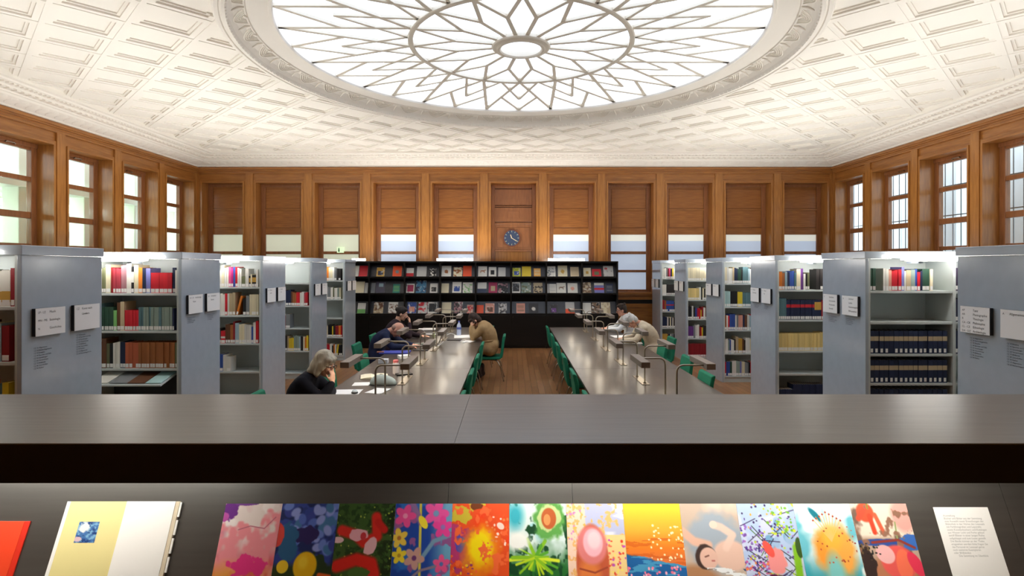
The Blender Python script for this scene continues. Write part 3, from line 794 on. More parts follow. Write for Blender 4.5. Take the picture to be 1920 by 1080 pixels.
def shelf_row(sd, k, row, spec, near=True, start=0., name='book', lean=None):
    """spec: list of (colour, count, thickness, height[, options]); laid left to right in the picture; start: gap in metres at the left end"""
    s = -1 if sd == 'L' else 1; xe = XEL if s < 0 else XER
    y0 = (LY if s < 0 else RY)[k]; z = sorted(LV.get((sd, k), STD), reverse=True)[row - 1] + .0005
    # opening of the first bay
    xa, xb = (xe - .035 - BAY + .032, xe - .058) if s < 0 else (xe + .058, xe + .035 + BAY - .032)
    tot = sum(c * th for _, c, th, *_ in spec)
    x = xa + start if s > 0 or start >= 0 else xb - tot + start
    i = 0; hf = {}
    for col, cnt, th, h, *op in spec:
        o_ = op[0] if op else {}
        if col == 'gap': x += cnt * th; continue
        for q in range(cnt):
            i += 1
            w = th * (1 + (rb.uniform(-.12, .12) if not o_.get('same') else 0)) if cnt > 1 else th
            w = th if cnt == 1 else w
            hh = h * (1 if o_.get('same') else rb.uniform(.96, 1.03)); dep = .17 + .25 * max(0, h - .2) * rb.uniform(.8, 1.1)
            nm = o_.get('name', name); word = WORD.get(col, col)
            if x + w > min(xb - .001, xe + LIM.get((sd, k), 9)): break
            lab = '%s %s, %s along the %s, %s bookcase %s' % (word, o_.get('word', 'book'), nth(i), SHELFW[row], nth(k + 1), SIDE[sd])
            b = bpy.data.objects.new(nm, UNIT); COL.objects.link(b)
            c = lin(CN[col]); f = rb.uniform(.86, 1.12); b.color = (min(c[0] * f, 1), min(c[1] * f, 1), min(c[2] * f, 1), 1)
            b.location = (x + .0006, y0 + .012 + rb.uniform(0, .012), z); b.scale = (w - (.004 if nm == 'encyclopedia_volume' else .0012), dep, hh)
            if o_.get('lean'):
                b.rotation_euler = (0, o_['lean'], 0)
                b.location.z += 0.0
                if o_['lean'] < 0: b.location.z += abs(math.sin(o_['lean'])) * 0
                if o_['lean'] > 0: b.location.z += math.sin(o_['lean']) * w
            tag(b, lab, 'book', 'books on the %s of the %s %s bookcase' % (SHELFW[row], nth(k + 1), SIDE[sd]))
            if near:
                if o_.get('label', True) and rb.random() < .96:
                    l = bpy.data.objects.new('spine_label', LABU); COL.objects.link(l); l.parent = b
                    e_ = nm == 'encyclopedia_volume'; l.location = (.2 if e_ else 0, 0, .05 if e_ else .03); l.scale = (.6 if e_ else 1, 1, .042 / hh)
                for bc, b0, b1 in o_.get('bands', ()):
                    l = bpy.data.objects.new('spine_band', band_mesh(bc)); COL.objects.link(l); l.parent = b; l.location = (0, 0, b0); l.scale = (1, 1, b1 - b0)
            x += w
E = dict(name='encyclopedia_volume', word='encyclopedia volume', same=1, bands=[('tan', .56, .76)])
J = dict(name='uniform_book', word='book of a uniform run', same=1)  # ordinary books in matching runs of one colour and size
# gallery side
shelf_row('L', 0, 1, [('gap', 1, .46, 0), ('cream', 2, .05, .28), ('white', 3, .055, .28, dict(bands=[('gold', .12, .42)])), ('white', 2, .06, .27, dict(bands=[('gold', .12, .42)])), ('darkred', 1, .03, .3)])
shelf_row('L', 0, 2, [('gap', 1, .50, 0), ('brown', 2, .05, .30), ('white', 2, .05, .29), ('cream', 1, .04, .3), ('lightblue', 1, .04, .3), ('darkred', 2, .055, .28)])
shelf_row('L', 0, 3, [('gap', 1, .55, 0), ('orange', 1, .05, .26), ('salmon', 2, .04, .2), ('cream', 1, .07, .22), ('teal', 1, .035, .25), ('yellow', 1, .05, .26)])
shelf_row('L', 1, 1, [('white', 1, .03, .28), ('olive', 2, .022, .29), ('cream', 1, .055, .33), ('darkred', 1, .03, .29), ('pinkred', 3, .026, .28), ('mauve', 2, .03, .31), ('white', 2, .028, .33), ('black', 1, .03, .3, dict(bands=[('white', .4, .8)])), ('cream', 1, .05, .33), ('orange', 1, .045, .29), ('navy', 1, .04, .29), ('lilac', 1, .05, .28), ('red', 5, .049, .23, J), ('navy', 2, .035, .29), ('white', 1, .02, .27)])
shelf_row('L', 1, 2, [('teal', 1, .03, .32), ('darkgreen', 5, .026, .265, J), ('green', 1, .038, .23), ('brown', 1, .04, .31), ('tan', 1, .045, .33), ('red', 5, .032, .23, J), ('teal', 2, .028, .265, J), ('greygreen', 2, .03, .265, J), ('teal', 1, .025, .265, J), ('greygreen', 3, .03, .265, J), ('teal', 1, .03, .265, J), ('greygreen', 4, .03, .265, J), ('navy', 1, .02, .25), ('darkred', 1, .045, .32)])
shelf_row('L', 1, 3, [('brown', 1, .03, .3), ('brown', 1, .05, .345), ('olive', 1, .035, .29), ('black', 1, .04, .28), ('white', 3, .026, .29), ('navy', 2, .028, .29), ('terracotta', 2, .04, .29, J), ('terracotta', 2, .035, .285, J), ('rust', 13, .0315, .29, J), ('olive', 1, .03, .285)])
shelf_row('L', 2, 1, [('gap', 1, .265, 0), ('white', 1, .05, .24), ('cream', 1, .04, .33), ('white', 2, .03, .29), ('pink', 1, .04, .30), ('magenta', 1, .03, .29), ('blue', 1, .03, .3), ('red', 1, .035, .3), ('white', 2, .03, .28), ('olive', 1, .06, .16), ('white', 1, .05, .27), ('black', 1, .03, .17, dict(bands=[('gold', .4, .8)])), ('cream', 1, .02, .2), ('black', 2, .03, .18, dict(bands=[('gold', .4, .8)])), ('white', 1, .03, .26)])
shelf_row('L', 2, 2, [('gap', 1, .265, 0), ('white', 3, .035, .32), ('red', 1, .035, .33), ('white', 1, .03, .32), ('tan', 2, .045, .34), ('gap', 1, .012, 0), ('orange', 1, .03, .29, dict(lean=.26)), ('gap', 1, .076, 0), ('black', 1, .045, .25), ('grey', 1, .05, .29), ('cream', 4, .034, .31, J), ('olive', 1, .035, .3)])
shelf_row('L', 2, 3, [('gap', 1, .265, 0), ('dark', 1, .04, .22), ('red', 1, .065, .19, dict(bands=[('white', .4, .55)])), ('brown', 2, .035, .28), ('rust', 1, .045, .28), ('darkred', 1, .03, .33), ('lightblue', 1, .06, .31), ('cream', 2, .04, .29), ('white', 3, .035, .28), ('blue', 1, .03, .25), ('white', 1, .035, .31), ('red', 1, .04, .33)])
shelf_row('L', 2, 4, [('gap', 1, .265, 0), ('blue', 1, .07, .25, dict(name='box_file', word='box file')), ('white', 1, .055, .25, dict(name='box_file', word='box file')), ('white', 1, .06, .22, dict(name='box_file', word='box file'))])
shelf_row('L', 3, 2, [('gap', 1, .37, 0), ('brown', 1, .05, .28), ('white', 1, .025, .27), ('navy', 2, .045, .29), ('brown', 1, .03, .26), ('rust', 2, .035, .24), ('red', 2, .035, .25), ('white', 2, .04, .25), ('pinkred', 1, .03, .24), ('red', 1, .04, .25)])
shelf_row('L', 3, 3, [('gap', 1, .36, 0), ('white', 1, .03, .25), ('darkred', 1, .05, .24), ('grey', 1, .085, .26, dict(name='box_file', word='box file'))])
shelf_row('L', 3, 4, [('gap', 1, .36, 0), ('white', 1, .03, .28), ('dark', 2, .04, .28), ('tan', 1, .03, .27), ('yellow', 3, .032, .23), ('greygreen', 3, .035, .28), ('lightblue', 1, .03, .26), ('dark', 1, .05, .27), ('cream', 1, .03, .26), ('orange', 1, .03, .25), ('yellow', 1, .035, .28), ('navy', 1, .03, .27)])
shelf_row('L', 4, 1, [('gap', 1, .45, 0), ('white', 1, .05, .29), ('orange', 2, .035, .3), ('cream', 2, .04, .29), ('white', 1, .04, .28), ('grey', 1, .05, .27), ('dark', 2, .045, .26)])
shelf_row('L', 4, 2, [('gap', 1, .45, 0), ('cyan', 1, .05, .28), ('white', 1, .04, .25), ('grey', 2, .04, .27), ('white', 1, .05, .26), ('olive', 1, .03, .26), ('white', 2, .035, .25), ('greygreen', 1, .04, .24), ('cream', 1, .035, .26)])
shelf_row('L', 4, 4, [('gap', 1, .45, 0), ('cream', 2, .05, .24), ('black', 2, .045, .27), ('yellow', 1, .025, .25), ('dark', 1, .05, .26), ('darkred', 2, .035, .24), ('orange', 1, .045, .26), ('red', 1, .03, .25)])
shelf_row('L', 4, 5, [('gap', 1, .45, 0), ('orange', 1, .06, .26), ('red', 2, .04, .24), ('white', 1, .05, .26), ('black', 1, .035, .22), ('orange', 1, .03, .25), ('white', 1, .03, .25), ('yellow', 1, .03, .25, dict(lean=.12)), ('gap', 1, .03, 0), ('black', 2, .035, .24)])
# outdoor side
shelf_row('R', 1, 1, [('darkgreen', 2, .03, .24), ('gap', 1, .085, 0), ('white', 2, .03, .24), ('salmon', 1, .03, .23), ('red', 1, .035, .22), ('red', 2, .035, .225), ('lilac', 1, .03, .26), ('white', 1, .02, .22), ('tan', 1, .05, .22), ('greygreen', 1, .045, .23), ('blue', 1, .025, .23), ('red', 1, .03, .21), ('navy', 1, .025, .22), ('darkgreen', 2, .04, .23), ('cream', 1, .03, .24)])
shelf_row('R', 1, 3, [('navy', 16, .0525, .245, E)])
shelf_row('R', 1, 4, [('navy', 16, .0525, .245, E)])
shelf_row('R', 1, 5, [('navy', 16, .0525, .245, E)])
shelf_row('R', 2, 1, [('orange', 1, .05, .27), ('rust', 1, .04, .25), ('lightblue', 1, .035, .26), ('navy', 1, .035, .25), ('blue', 2, .035, .27), ('teal', 1, .03, .25), ('cream', 1, .06, .30), ('purple', 1, .04, .31), ('white', 1, .03, .24), ('black', 1, .03, .23), ('olive', 1, .03, .25), ('gap', 1, .10, 0), ('dark', 2, .05, .30)])
shelf_row('R', 2, 2, [('teal', 4, .028, .31, J), ('navy', 12, .034, .285, dict(bands=[('red', .62, .78)], **J)), ('navy', 3, .034, .285, dict(bands=[('gold', .5, .9)], **J)), ('darkred', 2, .034, .28)])
shelf_row('R', 2, 3, [('paleyellow', 22, .027, .25, dict(J)), ('paleyellow', 5, .03, .265, dict(J))])
shelf_row('R', 2, 5, [('navy', 6, .036, .2, dict(J)), ('navy', 18, .033, .27, dict(J))])
shelf_row('R', 3, 1, [('cream', 1, .04, .3), ('white', 3, .035, .28), ('tan', 1, .03, .29), ('navy', 2, .03, .28), ('darkgreen', 2, .03, .26), ('dark', 1, .03, .25), ('teal', 3, .035, .3), ('lightblue', 1, .035, .28), ('white', 1, .03, .27), ('brown', 1, .035, .29), ('white', 1, .03, .26), ('dark', 1, .03, .28), ('cream', 4, .03, .27), ('navy', 3, .03, .25)])
shelf_row('R', 3, 2, [('cyan', 3, .034, .28, J), ('black', 5, .026, .28, J), ('yellow', 1, .09, .27), ('teal', 6, .03, .255, J), ('teal', 6, .03, .255, J)])
shelf_row('R', 3, 3, [('rust', 1, .03, .27), ('white', 1, .03, .27), ('red', 1, .025, .25), ('blue', 3, .035, .28), ('white', 1, .025, .26), ('grey', 1, .03, .27), ('salmon', 2, .04, .26), ('navy', 1, .03, .28), ('brown', 1, .05, .27), ('white', 1, .04, .28), ('lightblue', 1, .03, .26), ('red', 2, .035, .28), ('cream', 4, .03, .26), ('brown', 3, .04, .27)])
shelf_row('R', 3, 4, [('white', 2, .03, .26), ('greygreen', 1, .03, .24), ('blue', 1, .025, .25), ('white', 2, .03, .24), ('black', 1, .03, .25), ('tan', 1, .05, .29), ('gold', 1, .07, .27), ('brown', 1, .03, .26), ('dark', 1, .03, .24), ('white', 2, .035, .27), ('cream', 4, .03, .25), ('blue', 3, .03, .25)])
shelf_row('R', 3, 5, [('red', 1, .025, .25), ('blue', 2, .035, .25), ('darkgreen', 1, .04, .26), ('white', 2, .035, .27), ('greygreen', 2, .035, .26), ('lilac', 1, .03, .25), ('cream', 2, .03, .25), ('grey', 2, .035, .24), ('black', 1, .03, .25), ('red', 2, .035, .25), ('white', 5, .03, .25)])
shelf_row('R', 4, 1, [('cream', 12, .036, .28, J), ('white', 6, .04, .26)])
shelf_row('R', 4, 2, [('paleyellow', 7, .035, .25, J), ('white', 1, .04, .28), ('black', 1, .03, .28), ('cream', 1, .035, .26), ('black', 1, .03, .25), ('white', 2, .04, .27), ('cream', 5, .04, .27)])
shelf_row('R', 4, 3, [('black', 2, .04, .27), ('white', 1, .035, .28), ('dark', 1, .04, .26), ('blue', 1, .025, .25), ('purple', 1, .025, .24), ('red', 2, .035, .24), ('yellow', 1, .025, .2), ('darkred', 1, .04, .26), ('white', 1, .04, .25), ('brown', 5, .04, .27)])
shelf_row('R', 4, 4, [('purple', 4, .03, .26), ('grey', 1, .04, .28), ('white', 2, .04, .29), ('darkred', 1, .03, .25), ('red', 1, .025, .25), ('yellow', 1, .03, .24), ('dark', 2, .04, .26), ('lilac', 2, .04, .25), ('red', 5, .03, .25)])
shelf_row('R', 4, 5, [('darkred', 14, .038, .29, J)])
shelf_row('R', 5, 1, [('white', 2, .05, .27), ('grey', 1, .04, .28), ('darkred', 1, .035, .26), ('pink', 1, .035, .27), ('navy', 1, .04, .25), ('yellow', 1, .04, .27), ('white', 4, .04, .25)])
shelf_row('R', 5, 2, [('white', 2, .05, .27), ('dark', 5, .045, .27, J), ('cream', 4, .04, .27)])
shelf_row('R', 5, 3, [('darkred', 1, .06, .28), ('rust', 1, .04, .27), ('blue', 5, .04, .27, dict(bands=[('red', .55, .65)], **J)), ('dark', 3, .04, .25)])
shelf_row('R', 5, 4, [('navy', 3, .04, .28), ('white', 1, .035, .27), ('black', 1, .035, .26), ('cream', 1, .035, .27), ('navy', 1, .03, .26), ('white', 1, .03, .26), ('dark', 4, .04, .26)])
shelf_row('R', 5, 5, [('gold', 3, .045, .25), ('brown', 1, .03, .24), ('navy', 1, .035, .25), ('white', 1, .03, .25), ('grey', 2, .03, .26), ('dark', 4, .04, .26)])
# second bay of the second outdoor bookcase, just seen past its upright
for row, z in ((1, 1.84), (2, 1.505), (3, 1.16)):
    for q in range(3):
        b = bpy.data.objects.new('encyclopedia_volume', UNIT); COL.objects.link(b); b.color = (*lin(((46, 34, 56), (34, 36, 60), (32, 42, 74))[row - 1]), 1)
        b.location = (XER + .035 + BAY + .004 + q * .0525, RY[1] + .015, z + .0005); b.scale = (.051, .2, .245)
        tag(b, 'dark volume past the upright, %s along the %s row beside the near end panel' % (nth(q + 1), nth(row)), 'book', 'volumes past the upright')
        l = bpy.data.objects.new('spine_label', LABU); COL.objects.link(l); l.parent = b; l.location = (0, 0, .05); l.scale = (1, 1, .17)
# pull-out board with flat magazines under the third shelf of the second gallery side bookcase
x0, x1 = XEL - .035 - BAY + .05, XEL - .12
t = CASE['L', 1]
MB().prism([(6.20, .80), (6.60, .90), (6.60, .885), (6.20, .785)], x0, x1, lambda u, v, t: (t, u, v)).build('pull_out_board', M['shelf'], t)
MB().box(x0, x1, 6.62, 6.64, .12, .86).build('support_panel', M['edge'], t)
for q, (a, w, c) in enumerate(((.01, .19, 'white'), (.22, .20, 'grey'), (.42, .19, 'brown'), (.62, .17, 'cyan'))):
    b = MB(); b.prism([(6.23, .813), (6.52, .8855), (6.52, .893), (6.23, .8205)], x0 + a, x0 + a + w, lambda u, v, t: (t, u, v))
    o = b.build('magazine', M['cloth_cover'], base=(x0 + a, 6.23, .81)); o.color = (*lin(CN[c]), 1)
    tag(o, '%s magazine lying on the pull out board, %s along it' % (c if c != 'cyan' else 'pale blue', nth(q + 1)), 'magazine', 'magazines on the pull out board')
# ------------------------------------------------------------------ printed pages: colours computed on a fine grid
def vnoise(w, h, sx, sy, seed, octv=3):
    r = np.random.RandomState(seed); out = np.zeros((h, w)); amp = 1.; tot = 0
    for o in range(octv):
        gx, gy = max(2, int(sx * 2 ** o)), max(2, int(sy * 2 ** o)); g = r.rand(gy + 2, gx + 2)
        x = np.linspace(0, gx, w); y = np.linspace(0, gy, h); xi = np.minimum(x.astype(int), gx); yi = np.minimum(y.astype(int), gy)
        fx = x - xi; fy = y - yi; fx = fx * fx * (3 - 2 * fx); fy = fy * fy * (3 - 2 * fy)
        a = g[np.ix_(yi, xi)]; b = g[np.ix_(yi, xi + 1)]; c = g[np.ix_(yi + 1, xi)]; d = g[np.ix_(yi + 1, xi + 1)]
        out += amp * ((a * (1 - fx) + b * fx) * (1 - fy[:, None]) + (c * (1 - fx) + d * fx) * fy[:, None]); tot += amp; amp *= .5
    return out / tot
class Art:
    def __init__(s, w, h, asp=1.42, bg=(255, 255, 255)):
        s.w, s.h, s.a = w, h, asp
        s.U, s.V = np.meshgrid(np.linspace(0, 1, w), np.linspace(0, 1, h)); s.X = s.U; s.Y = s.V * asp       # Y: same unit as X
        s.I = np.empty((h, w, 3)); s.I[:] = bg
    def mix(s, m, c):
        m = np.clip(m, 0, 1)[..., None]; s.I = s.I * (1 - m) + np.array(c, float) * m; return s
    def grad(s, stops):
        ps = [p for p, _ in stops]
        for k in range(3): s.I[..., k] = np.interp(s.V, ps, [c[k] for _, c in stops])
        return s
    def noise(s, sx, sy, seed, octv=3): return vnoise(s.w, s.h, sx, sy, seed, octv)
    def cloud(s, c, sx, sy, seed, lo=.5, soft=.08, k=1.): return s.mix(k * (s.noise(sx, sy, seed) - lo) / soft, c)
    def ell(s, x, y, rx, ry, c, rot=0, soft=.12, wob=0, seed=1, k=1.):
        dx, dy = s.X - x, s.Y - y; ca, sa = math.cos(rot), math.sin(rot)
        d = np.sqrt(((dx * ca + dy * sa) / rx) ** 2 + ((-dx * sa + dy * ca) / ry) ** 2)
        if wob: d = d + wob * (s.noise(9, 12, seed) - .5)
        return s.mix(k * (1 - d) / soft + .5, c)
    def line(s, pts, wd, c, k=1.):
        d = np.full(s.X.shape, 9.)
        for (x0, y0), (x1, y1) in zip(pts, pts[1:]):
            vx, vy = x1 - x0, y1 - y0; t = np.clip(((s.X - x0) * vx + (s.Y - y0) * vy) / (vx * vx + vy * vy + 1e-9), 0, 1)
            d = np.minimum(d, np.hypot(s.X - x0 - t * vx, s.Y - y0 - t * vy))
        return s.mix(k * ((wd - d) / (wd * .5 + .004) + .5), c)
    def dots(s, n, r, cols, seed, box=(0, 1, 0, 1.42), soft=.4):
        q = random.Random(seed)
        for _ in range(n): s.ell(q.uniform(box[0], box[1]), q.uniform(box[2], box[3]), q.uniform(r * .6, r * 1.3), q.uniform(r * .6, r * 1.3), q.choice(cols), soft=soft)
        return s
    def flower(s, x, y, r, c, cc, n=5, rot=0):
        for k in range(n):
            a = rot + 2 * PI * k / n; s.ell(x + r * .6 * math.cos(a), y + r * .6 * math.sin(a), r * .55, r * .36, c, rot=a, soft=.25)
        return s.ell(x, y, r * .25, r * .25, cc, soft=.4)

def printed(name, art, org, ux, uy, w, h, th=.0012, parent=None, mats=None):
    """sheet with the artwork on its face; org: top left corner, ux: to the right, uy: downwards (unit vectors)"""
    org, ux, uy = Vector(org), Vector(ux), Vector(uy); nn = uy.cross(ux).normalized()           # towards the viewer side
    H, W = art.h, art.w
    vs = [org + ux * (w * i / (W - 1)) + uy * (h * j / (H - 1)) + nn * th for j in range(H) for i in range(W)]
    fs = [(j * W + i, (j + 1) * W + i, (j + 1) * W + i + 1, j * W + i + 1) for j in range(H - 1) for i in range(W - 1)]
    mb = MB(); mb.add(vs, fs, 0)
    c = org + ux * w / 2 + uy * h / 2 + nn * (th * .5 - .0001); mb.obox(c, ux * w / 2, -uy * h / 2, nn * (th * .5 - .0002), 1)
    o = mb.build(name, [M['print'], M['white']], parent, base=None if parent else tuple(org + uy * h))
    me = o.data; at = me.color_attributes.new('Col', 'FLOAT_COLOR', 'POINT')
    col = np.ones((len(me.vertices), 4), np.float32)
    I = np.clip(art.I.reshape(-1, 3), 0, 255) / 255; col[:H * W, :3] = np.where(I <= .04045, I / 12.92, ((I + .055) / 1.055) ** 2.4)
    at.data.foreach_set('color', col.ravel())
    return o

def pages():
    W, H = 120, 170; A = []
    a = Art(W, H, bg=(240, 226, 222)); a.cloud((214, 120, 150), 3, 3, 3, .52, .2, .7); a.cloud((250, 240, 238), 4, 5, 5, .55, .1); a.mix((a.V - .38) / .35 + .5 * (a.noise(3, 4, 8) - .5), (226, 70, 90))
    a.cloud((244, 150, 160), 5, 7, 9, .5, .12, .8); a.mix((a.V - .62) / .2 * (1.2 - a.U) + .5 * (a.noise(4, 4, 4) - .5), (246, 170, 70)); a.ell(.10, .08, .13, .16, (110, 40, 140), wob=1.2, seed=3); a.ell(.03, .22, .07, .09, (200, 90, 180), wob=1, seed=6); a.ell(.35, .0, .18, .03, (120, 60, 150), wob=.8); a.ell(.55, 1.0, .3, .16, (240, 60, 140), wob=1.6, seed=8, k=.8)
    a.line([(.3, .42), (.5, .36), (.75, .40), (.92, .22)], .008, (200, 110, 130)); A.append(a)
    a = Art(W, H, bg=(52, 70, 150)); a.cloud((30, 44, 96), 6, 8, 11, .5, .1)
    q = random.Random(3)
    for k in range(46): a.ell(q.uniform(.1, 1), q.uniform(0, .75), .09, .065, q.choice([(110, 136, 214), (84, 110, 196), (146, 160, 226), (60, 70, 150), (70, 120, 170)]), rot=q.uniform(0, 3), soft=.35)
    a.ell(.45, .5, .25, .13, (46, 36, 92), wob=.8); a.ell(.2, .62, .16, .3, (44, 96, 140), wob=.8, seed=4); a.ell(0, .5, .11, .2, (222, 74, 66), wob=.6); a.mix((a.Y - .92) / .1, (46, 62, 30)); a.ell(.7, 1.0, .3, .18, (40, 60, 36), wob=1)
    a.ell(.54, .98, .2, .22, (242, 190, 30)); a.ell(.5, .92, .08, .1, (252, 214, 60), soft=.8); a.ell(.16, .99, .1, .1, (244, 204, 50)); a.line([(.8, 1.12), (1, 1.15)], .04, (232, 100, 40)); A.append(a)
    a = Art(W, H, bg=(62, 92, 44)); a.cloud((36, 64, 30), 14, 20, 21, .5, .15); a.mix((a.U - .6) / .4 * (a.noise(22, 30, 5) > .5), (24, 38, 20)); a.dots(60, .014, [(180, 190, 80), (120, 150, 60)], 5)
    a.line([(.1, .43), (.35, .5), (.5, .62), (.72, .52), (.68, .22)], .085, (216, 48, 40)); a.line([(.72, .3), (.84, .42)], .06, (200, 40, 36)); a.ell(.38, .5, .16, .1, (238, 176, 190), wob=.6); a.ell(.62, .68, .09, .15, (240, 190, 200), rot=.5, wob=.5); a.ell(.05, .58, .1, .05, (240, 200, 210)); a.ell(.48, .52, .05, .06, (206, 60, 70))
    a.line([(.08, .98), (.4, .88), (.66, .94), (.72, 1.1), (.58, 1.22)], .1, (220, 44, 36)); a.ell(.45, 1.08, .2, .08, (74, 110, 50), wob=.6); A.append(a)
    a = Art(W, H, bg=(30, 70, 160)); a.cloud((44, 110, 196), 4, 5, 31, .52, .12); a.mix(((a.U - .6) / .3) * 1., (110, 170, 206)); a.cloud((150, 90, 150), 6, 7, 33, .58, .05); a.line([(.44, 0), (.46, .5), (.5, 1.4)], .022, (222, 206, 80)); a.line([(.3, 0), (.46, .3)], .05, (140, 110, 160)); a.line([(.1, 1.35), (.48, 1.05), (.9, .95)], .02, (150, 130, 150)); a.line([(.48, .9), (.7, .6), (.98, .5)], .035, (120, 160, 190))
    for x, y, r, c, cc in ((.18, .2, .17, (232, 80, 150), (240, 150, 190)), (.72, .16, .2, (240, 90, 170), (120, 160, 200)), (.85, .38, .16, (238, 70, 160), (150, 120, 190)), (.1, .55, .14, (240, 206, 80), (190, 120, 60)), (.12, .82, .12, (246, 222, 60), (200, 160, 50)), (.38, .86, .16, (206, 160, 150), (110, 60, 120)), (.85, .95, .13, (238, 90, 150), (90, 120, 190)), (.75, 1.25, .15, (232, 90, 160), (150, 90, 150))): a.flower(x, y, r, c, cc, 5, x * 7)
    a.ell(.5, .3, .06, .12, (250, 230, 60), rot=-.6); A.append(a)
    a = Art(W, H, bg=(236, 84, 36)); a.cloud((244, 60, 20), 4, 5, 41, .5, .2); a.ell(.18, .7, .3, .3, (190, 60, 120), wob=1.6, seed=4, k=.8); a.ell(.16, .65, .09, .15, (80, 80, 190), wob=1); a.ell(.12, .1, .26, .16, (212, 190, 60), wob=2.4, seed=8); a.ell(.5, .75, .3, .36, (250, 170, 20), soft=.7, wob=.5); a.ell(.5, .7, .2, .24, (254, 226, 20), soft=.5, wob=.5); a.dots(26, .02, [(255, 230, 220), (240, 140, 80)], 6, (.6, 1, .1, .7)); a.cloud((250, 110, 60), 9, 12, 45, .6, .05, .8); a.ell(.85, .36, .07, .05, (250, 220, 210), rot=.6); a.ell(.42, .04, .09, .06, (120, 60, 30), wob=1); a.dots(20, .02, [(250, 200, 40), (160, 60, 120)], 9, (0, .4, .9, 1.4)); A.append(a)
    a = Art(W, H, bg=(222, 240, 240)); a.cloud((120, 200, 214), 4, 4, 51, .5, .15); a.mix((a.Y - .6) / .4 + (a.noise(6, 7, 52) - .5), (40, 110, 50)); a.cloud((20, 70, 40), 8, 10, 53, .56, .06, .8); q = random.Random(8)
    for k in range(26): x, y = .45, .85; an = q.uniform(0, 6.3); l = q.uniform(.2, .5); a.line([(x, y), (x + l * math.cos(an), y + l * .6 * math.sin(an))], q.uniform(.014, .03), q.choice([(190, 220, 40), (140, 200, 40), (220, 236, 60), (90, 170, 50)]))
    a.ell(.7, .25, .27, .32, (96, 166, 80), wob=.6, soft=.3); a.ell(.7, .23, .19, .2, (196, 214, 150), wob=.5); a.ell(.69, .24, .13, .17, (188, 96, 50)); a.ell(.66, .26, .06, .09, (232, 150, 90)); a.ell(.1, .2, .14, .2, (60, 180, 200), soft=.8, k=.8); a.ell(.15, .6, .2, .14, (248, 252, 250), soft=.6); A.append(a)
    a = Art(W, H, bg=(186, 192, 226)); a.cloud((222, 226, 240), 2, 9, 61, .5, .1); a.mix((a.U < .32) * 1., (250, 216, 196)); a.cloud((246, 190, 120), 16, 20, 62, .6, .05, .8); a.mix(((a.U > .62) & (a.Y > .5)) * 1., (246, 214, 150)); a.dots(70, .02, [(240, 120, 90), (200, 90, 190), (250, 230, 120), (230, 60, 40)], 7, (.62, 1, .55, 1.4)); a.dots(30, .02, [(250, 190, 90), (220, 140, 200)], 4, (0, .3, 0, .6))
    a.ell(.42, .95, .28, .62, (196, 92, 60), soft=.1); a.ell(.36, 1.25, .2, .4, (226, 130, 66), soft=.5); a.ell(.42, .66, .26, .3, (226, 130, 130), soft=.2); a.ell(.44, .62, .17, .22, (244, 186, 200), soft=.15); a.ell(.46, .58, .11, .14, (250, 214, 222), soft=.4); a.line([(.2, 1.02), (.45, 1.08), (.66, 1.0)], .014, (160, 70, 50)); A.append(a)
    a = Art(W, H).grad([(0, (250, 214, 60)), (.3, (248, 176, 60)), (.5, (240, 130, 40)), (.62, (226, 120, 60)), (1, (250, 170, 90))]); w = a.Y - (.78 + .2 * a.U + .05 * (a.noise(6, 8, 71) - .5)); a.mix(((a.Y > .55) * (a.noise(3, 30, 72) > .55)) * .6, (206, 90, 30)); a.mix(w / .03, (30, 96, 160)); a.mix((w > 0) * (a.noise(3, 26, 73) > .55), (70, 150, 196)); a.dots(46, .016, [(255, 240, 200)], 3, (.4, 1, .35, .9)); a.dots(60, .02, [(250, 170, 190), (240, 120, 150)], 5, (0, .9, .95, 1.42)); A.append(a)
    a = Art(W, H, bg=(196, 176, 160)); a.cloud((226, 206, 190), 3, 3, 81, .5, .3); a.ell(.55, .62, .5, .48, (158, 170, 184), soft=.3, wob=.3); a.ell(.1, 1.3, .5, .34, (176, 128, 92), soft=.3); a.line([(.0, .45), (.18, .6), (.42, .66)], .07, (222, 180, 160)); a.ell(.78, .82, .3, .24, (226, 190, 174), soft=.2); a.line([(.72, .7), (.86, .5), (.68, .38), (.55, .34)], .06, (232, 200, 186)); a.ell(.55, .34, .07, .06, (238, 210, 196)); a.ell(.35, .84, .18, .2, (64, 48, 44), wob=.2); a.ell(.40, .86, .155, .165, (224, 184, 168)); a.line([(.34, .84), (.40, .82)], .012, (120, 80, 70)); a.line([(.45, .9), (.49, .9)], .012, (190, 110, 104)); a.mix((a.Y > 1.0) * (a.noise(5, 22, 84) > .52) * (a.U > .35), (236, 240, 244)); a.mix((a.Y > 1.02) * (a.noise(6, 20, 85) > .6) * (a.U > .3), (70, 90, 120)); A.append(a)
    a = Art(W, H, bg=(178, 200, 234)); a.cloud((206, 214, 240), 4, 5, 86, .5, .1); a.dots(60, .02, [(120, 80, 170), (150, 110, 200), (70, 60, 140)], 12, (0, .4, .35, 1.1)); a.dots(12, .07, [(120, 170, 210), (160, 190, 226)], 2, (.2, 1, .2, .7)); q = random.Random(5)
    for k in range(34):
        x, y = q.uniform(0, 1), q.uniform(.1, 1.3); an = q.uniform(-.9, .9); a.line([(x, y), (x + .3 * math.cos(an), y + .3 * math.sin(an))], .007, q.choice([(40, 36, 60), (60, 40, 90), (70, 110, 50)]))
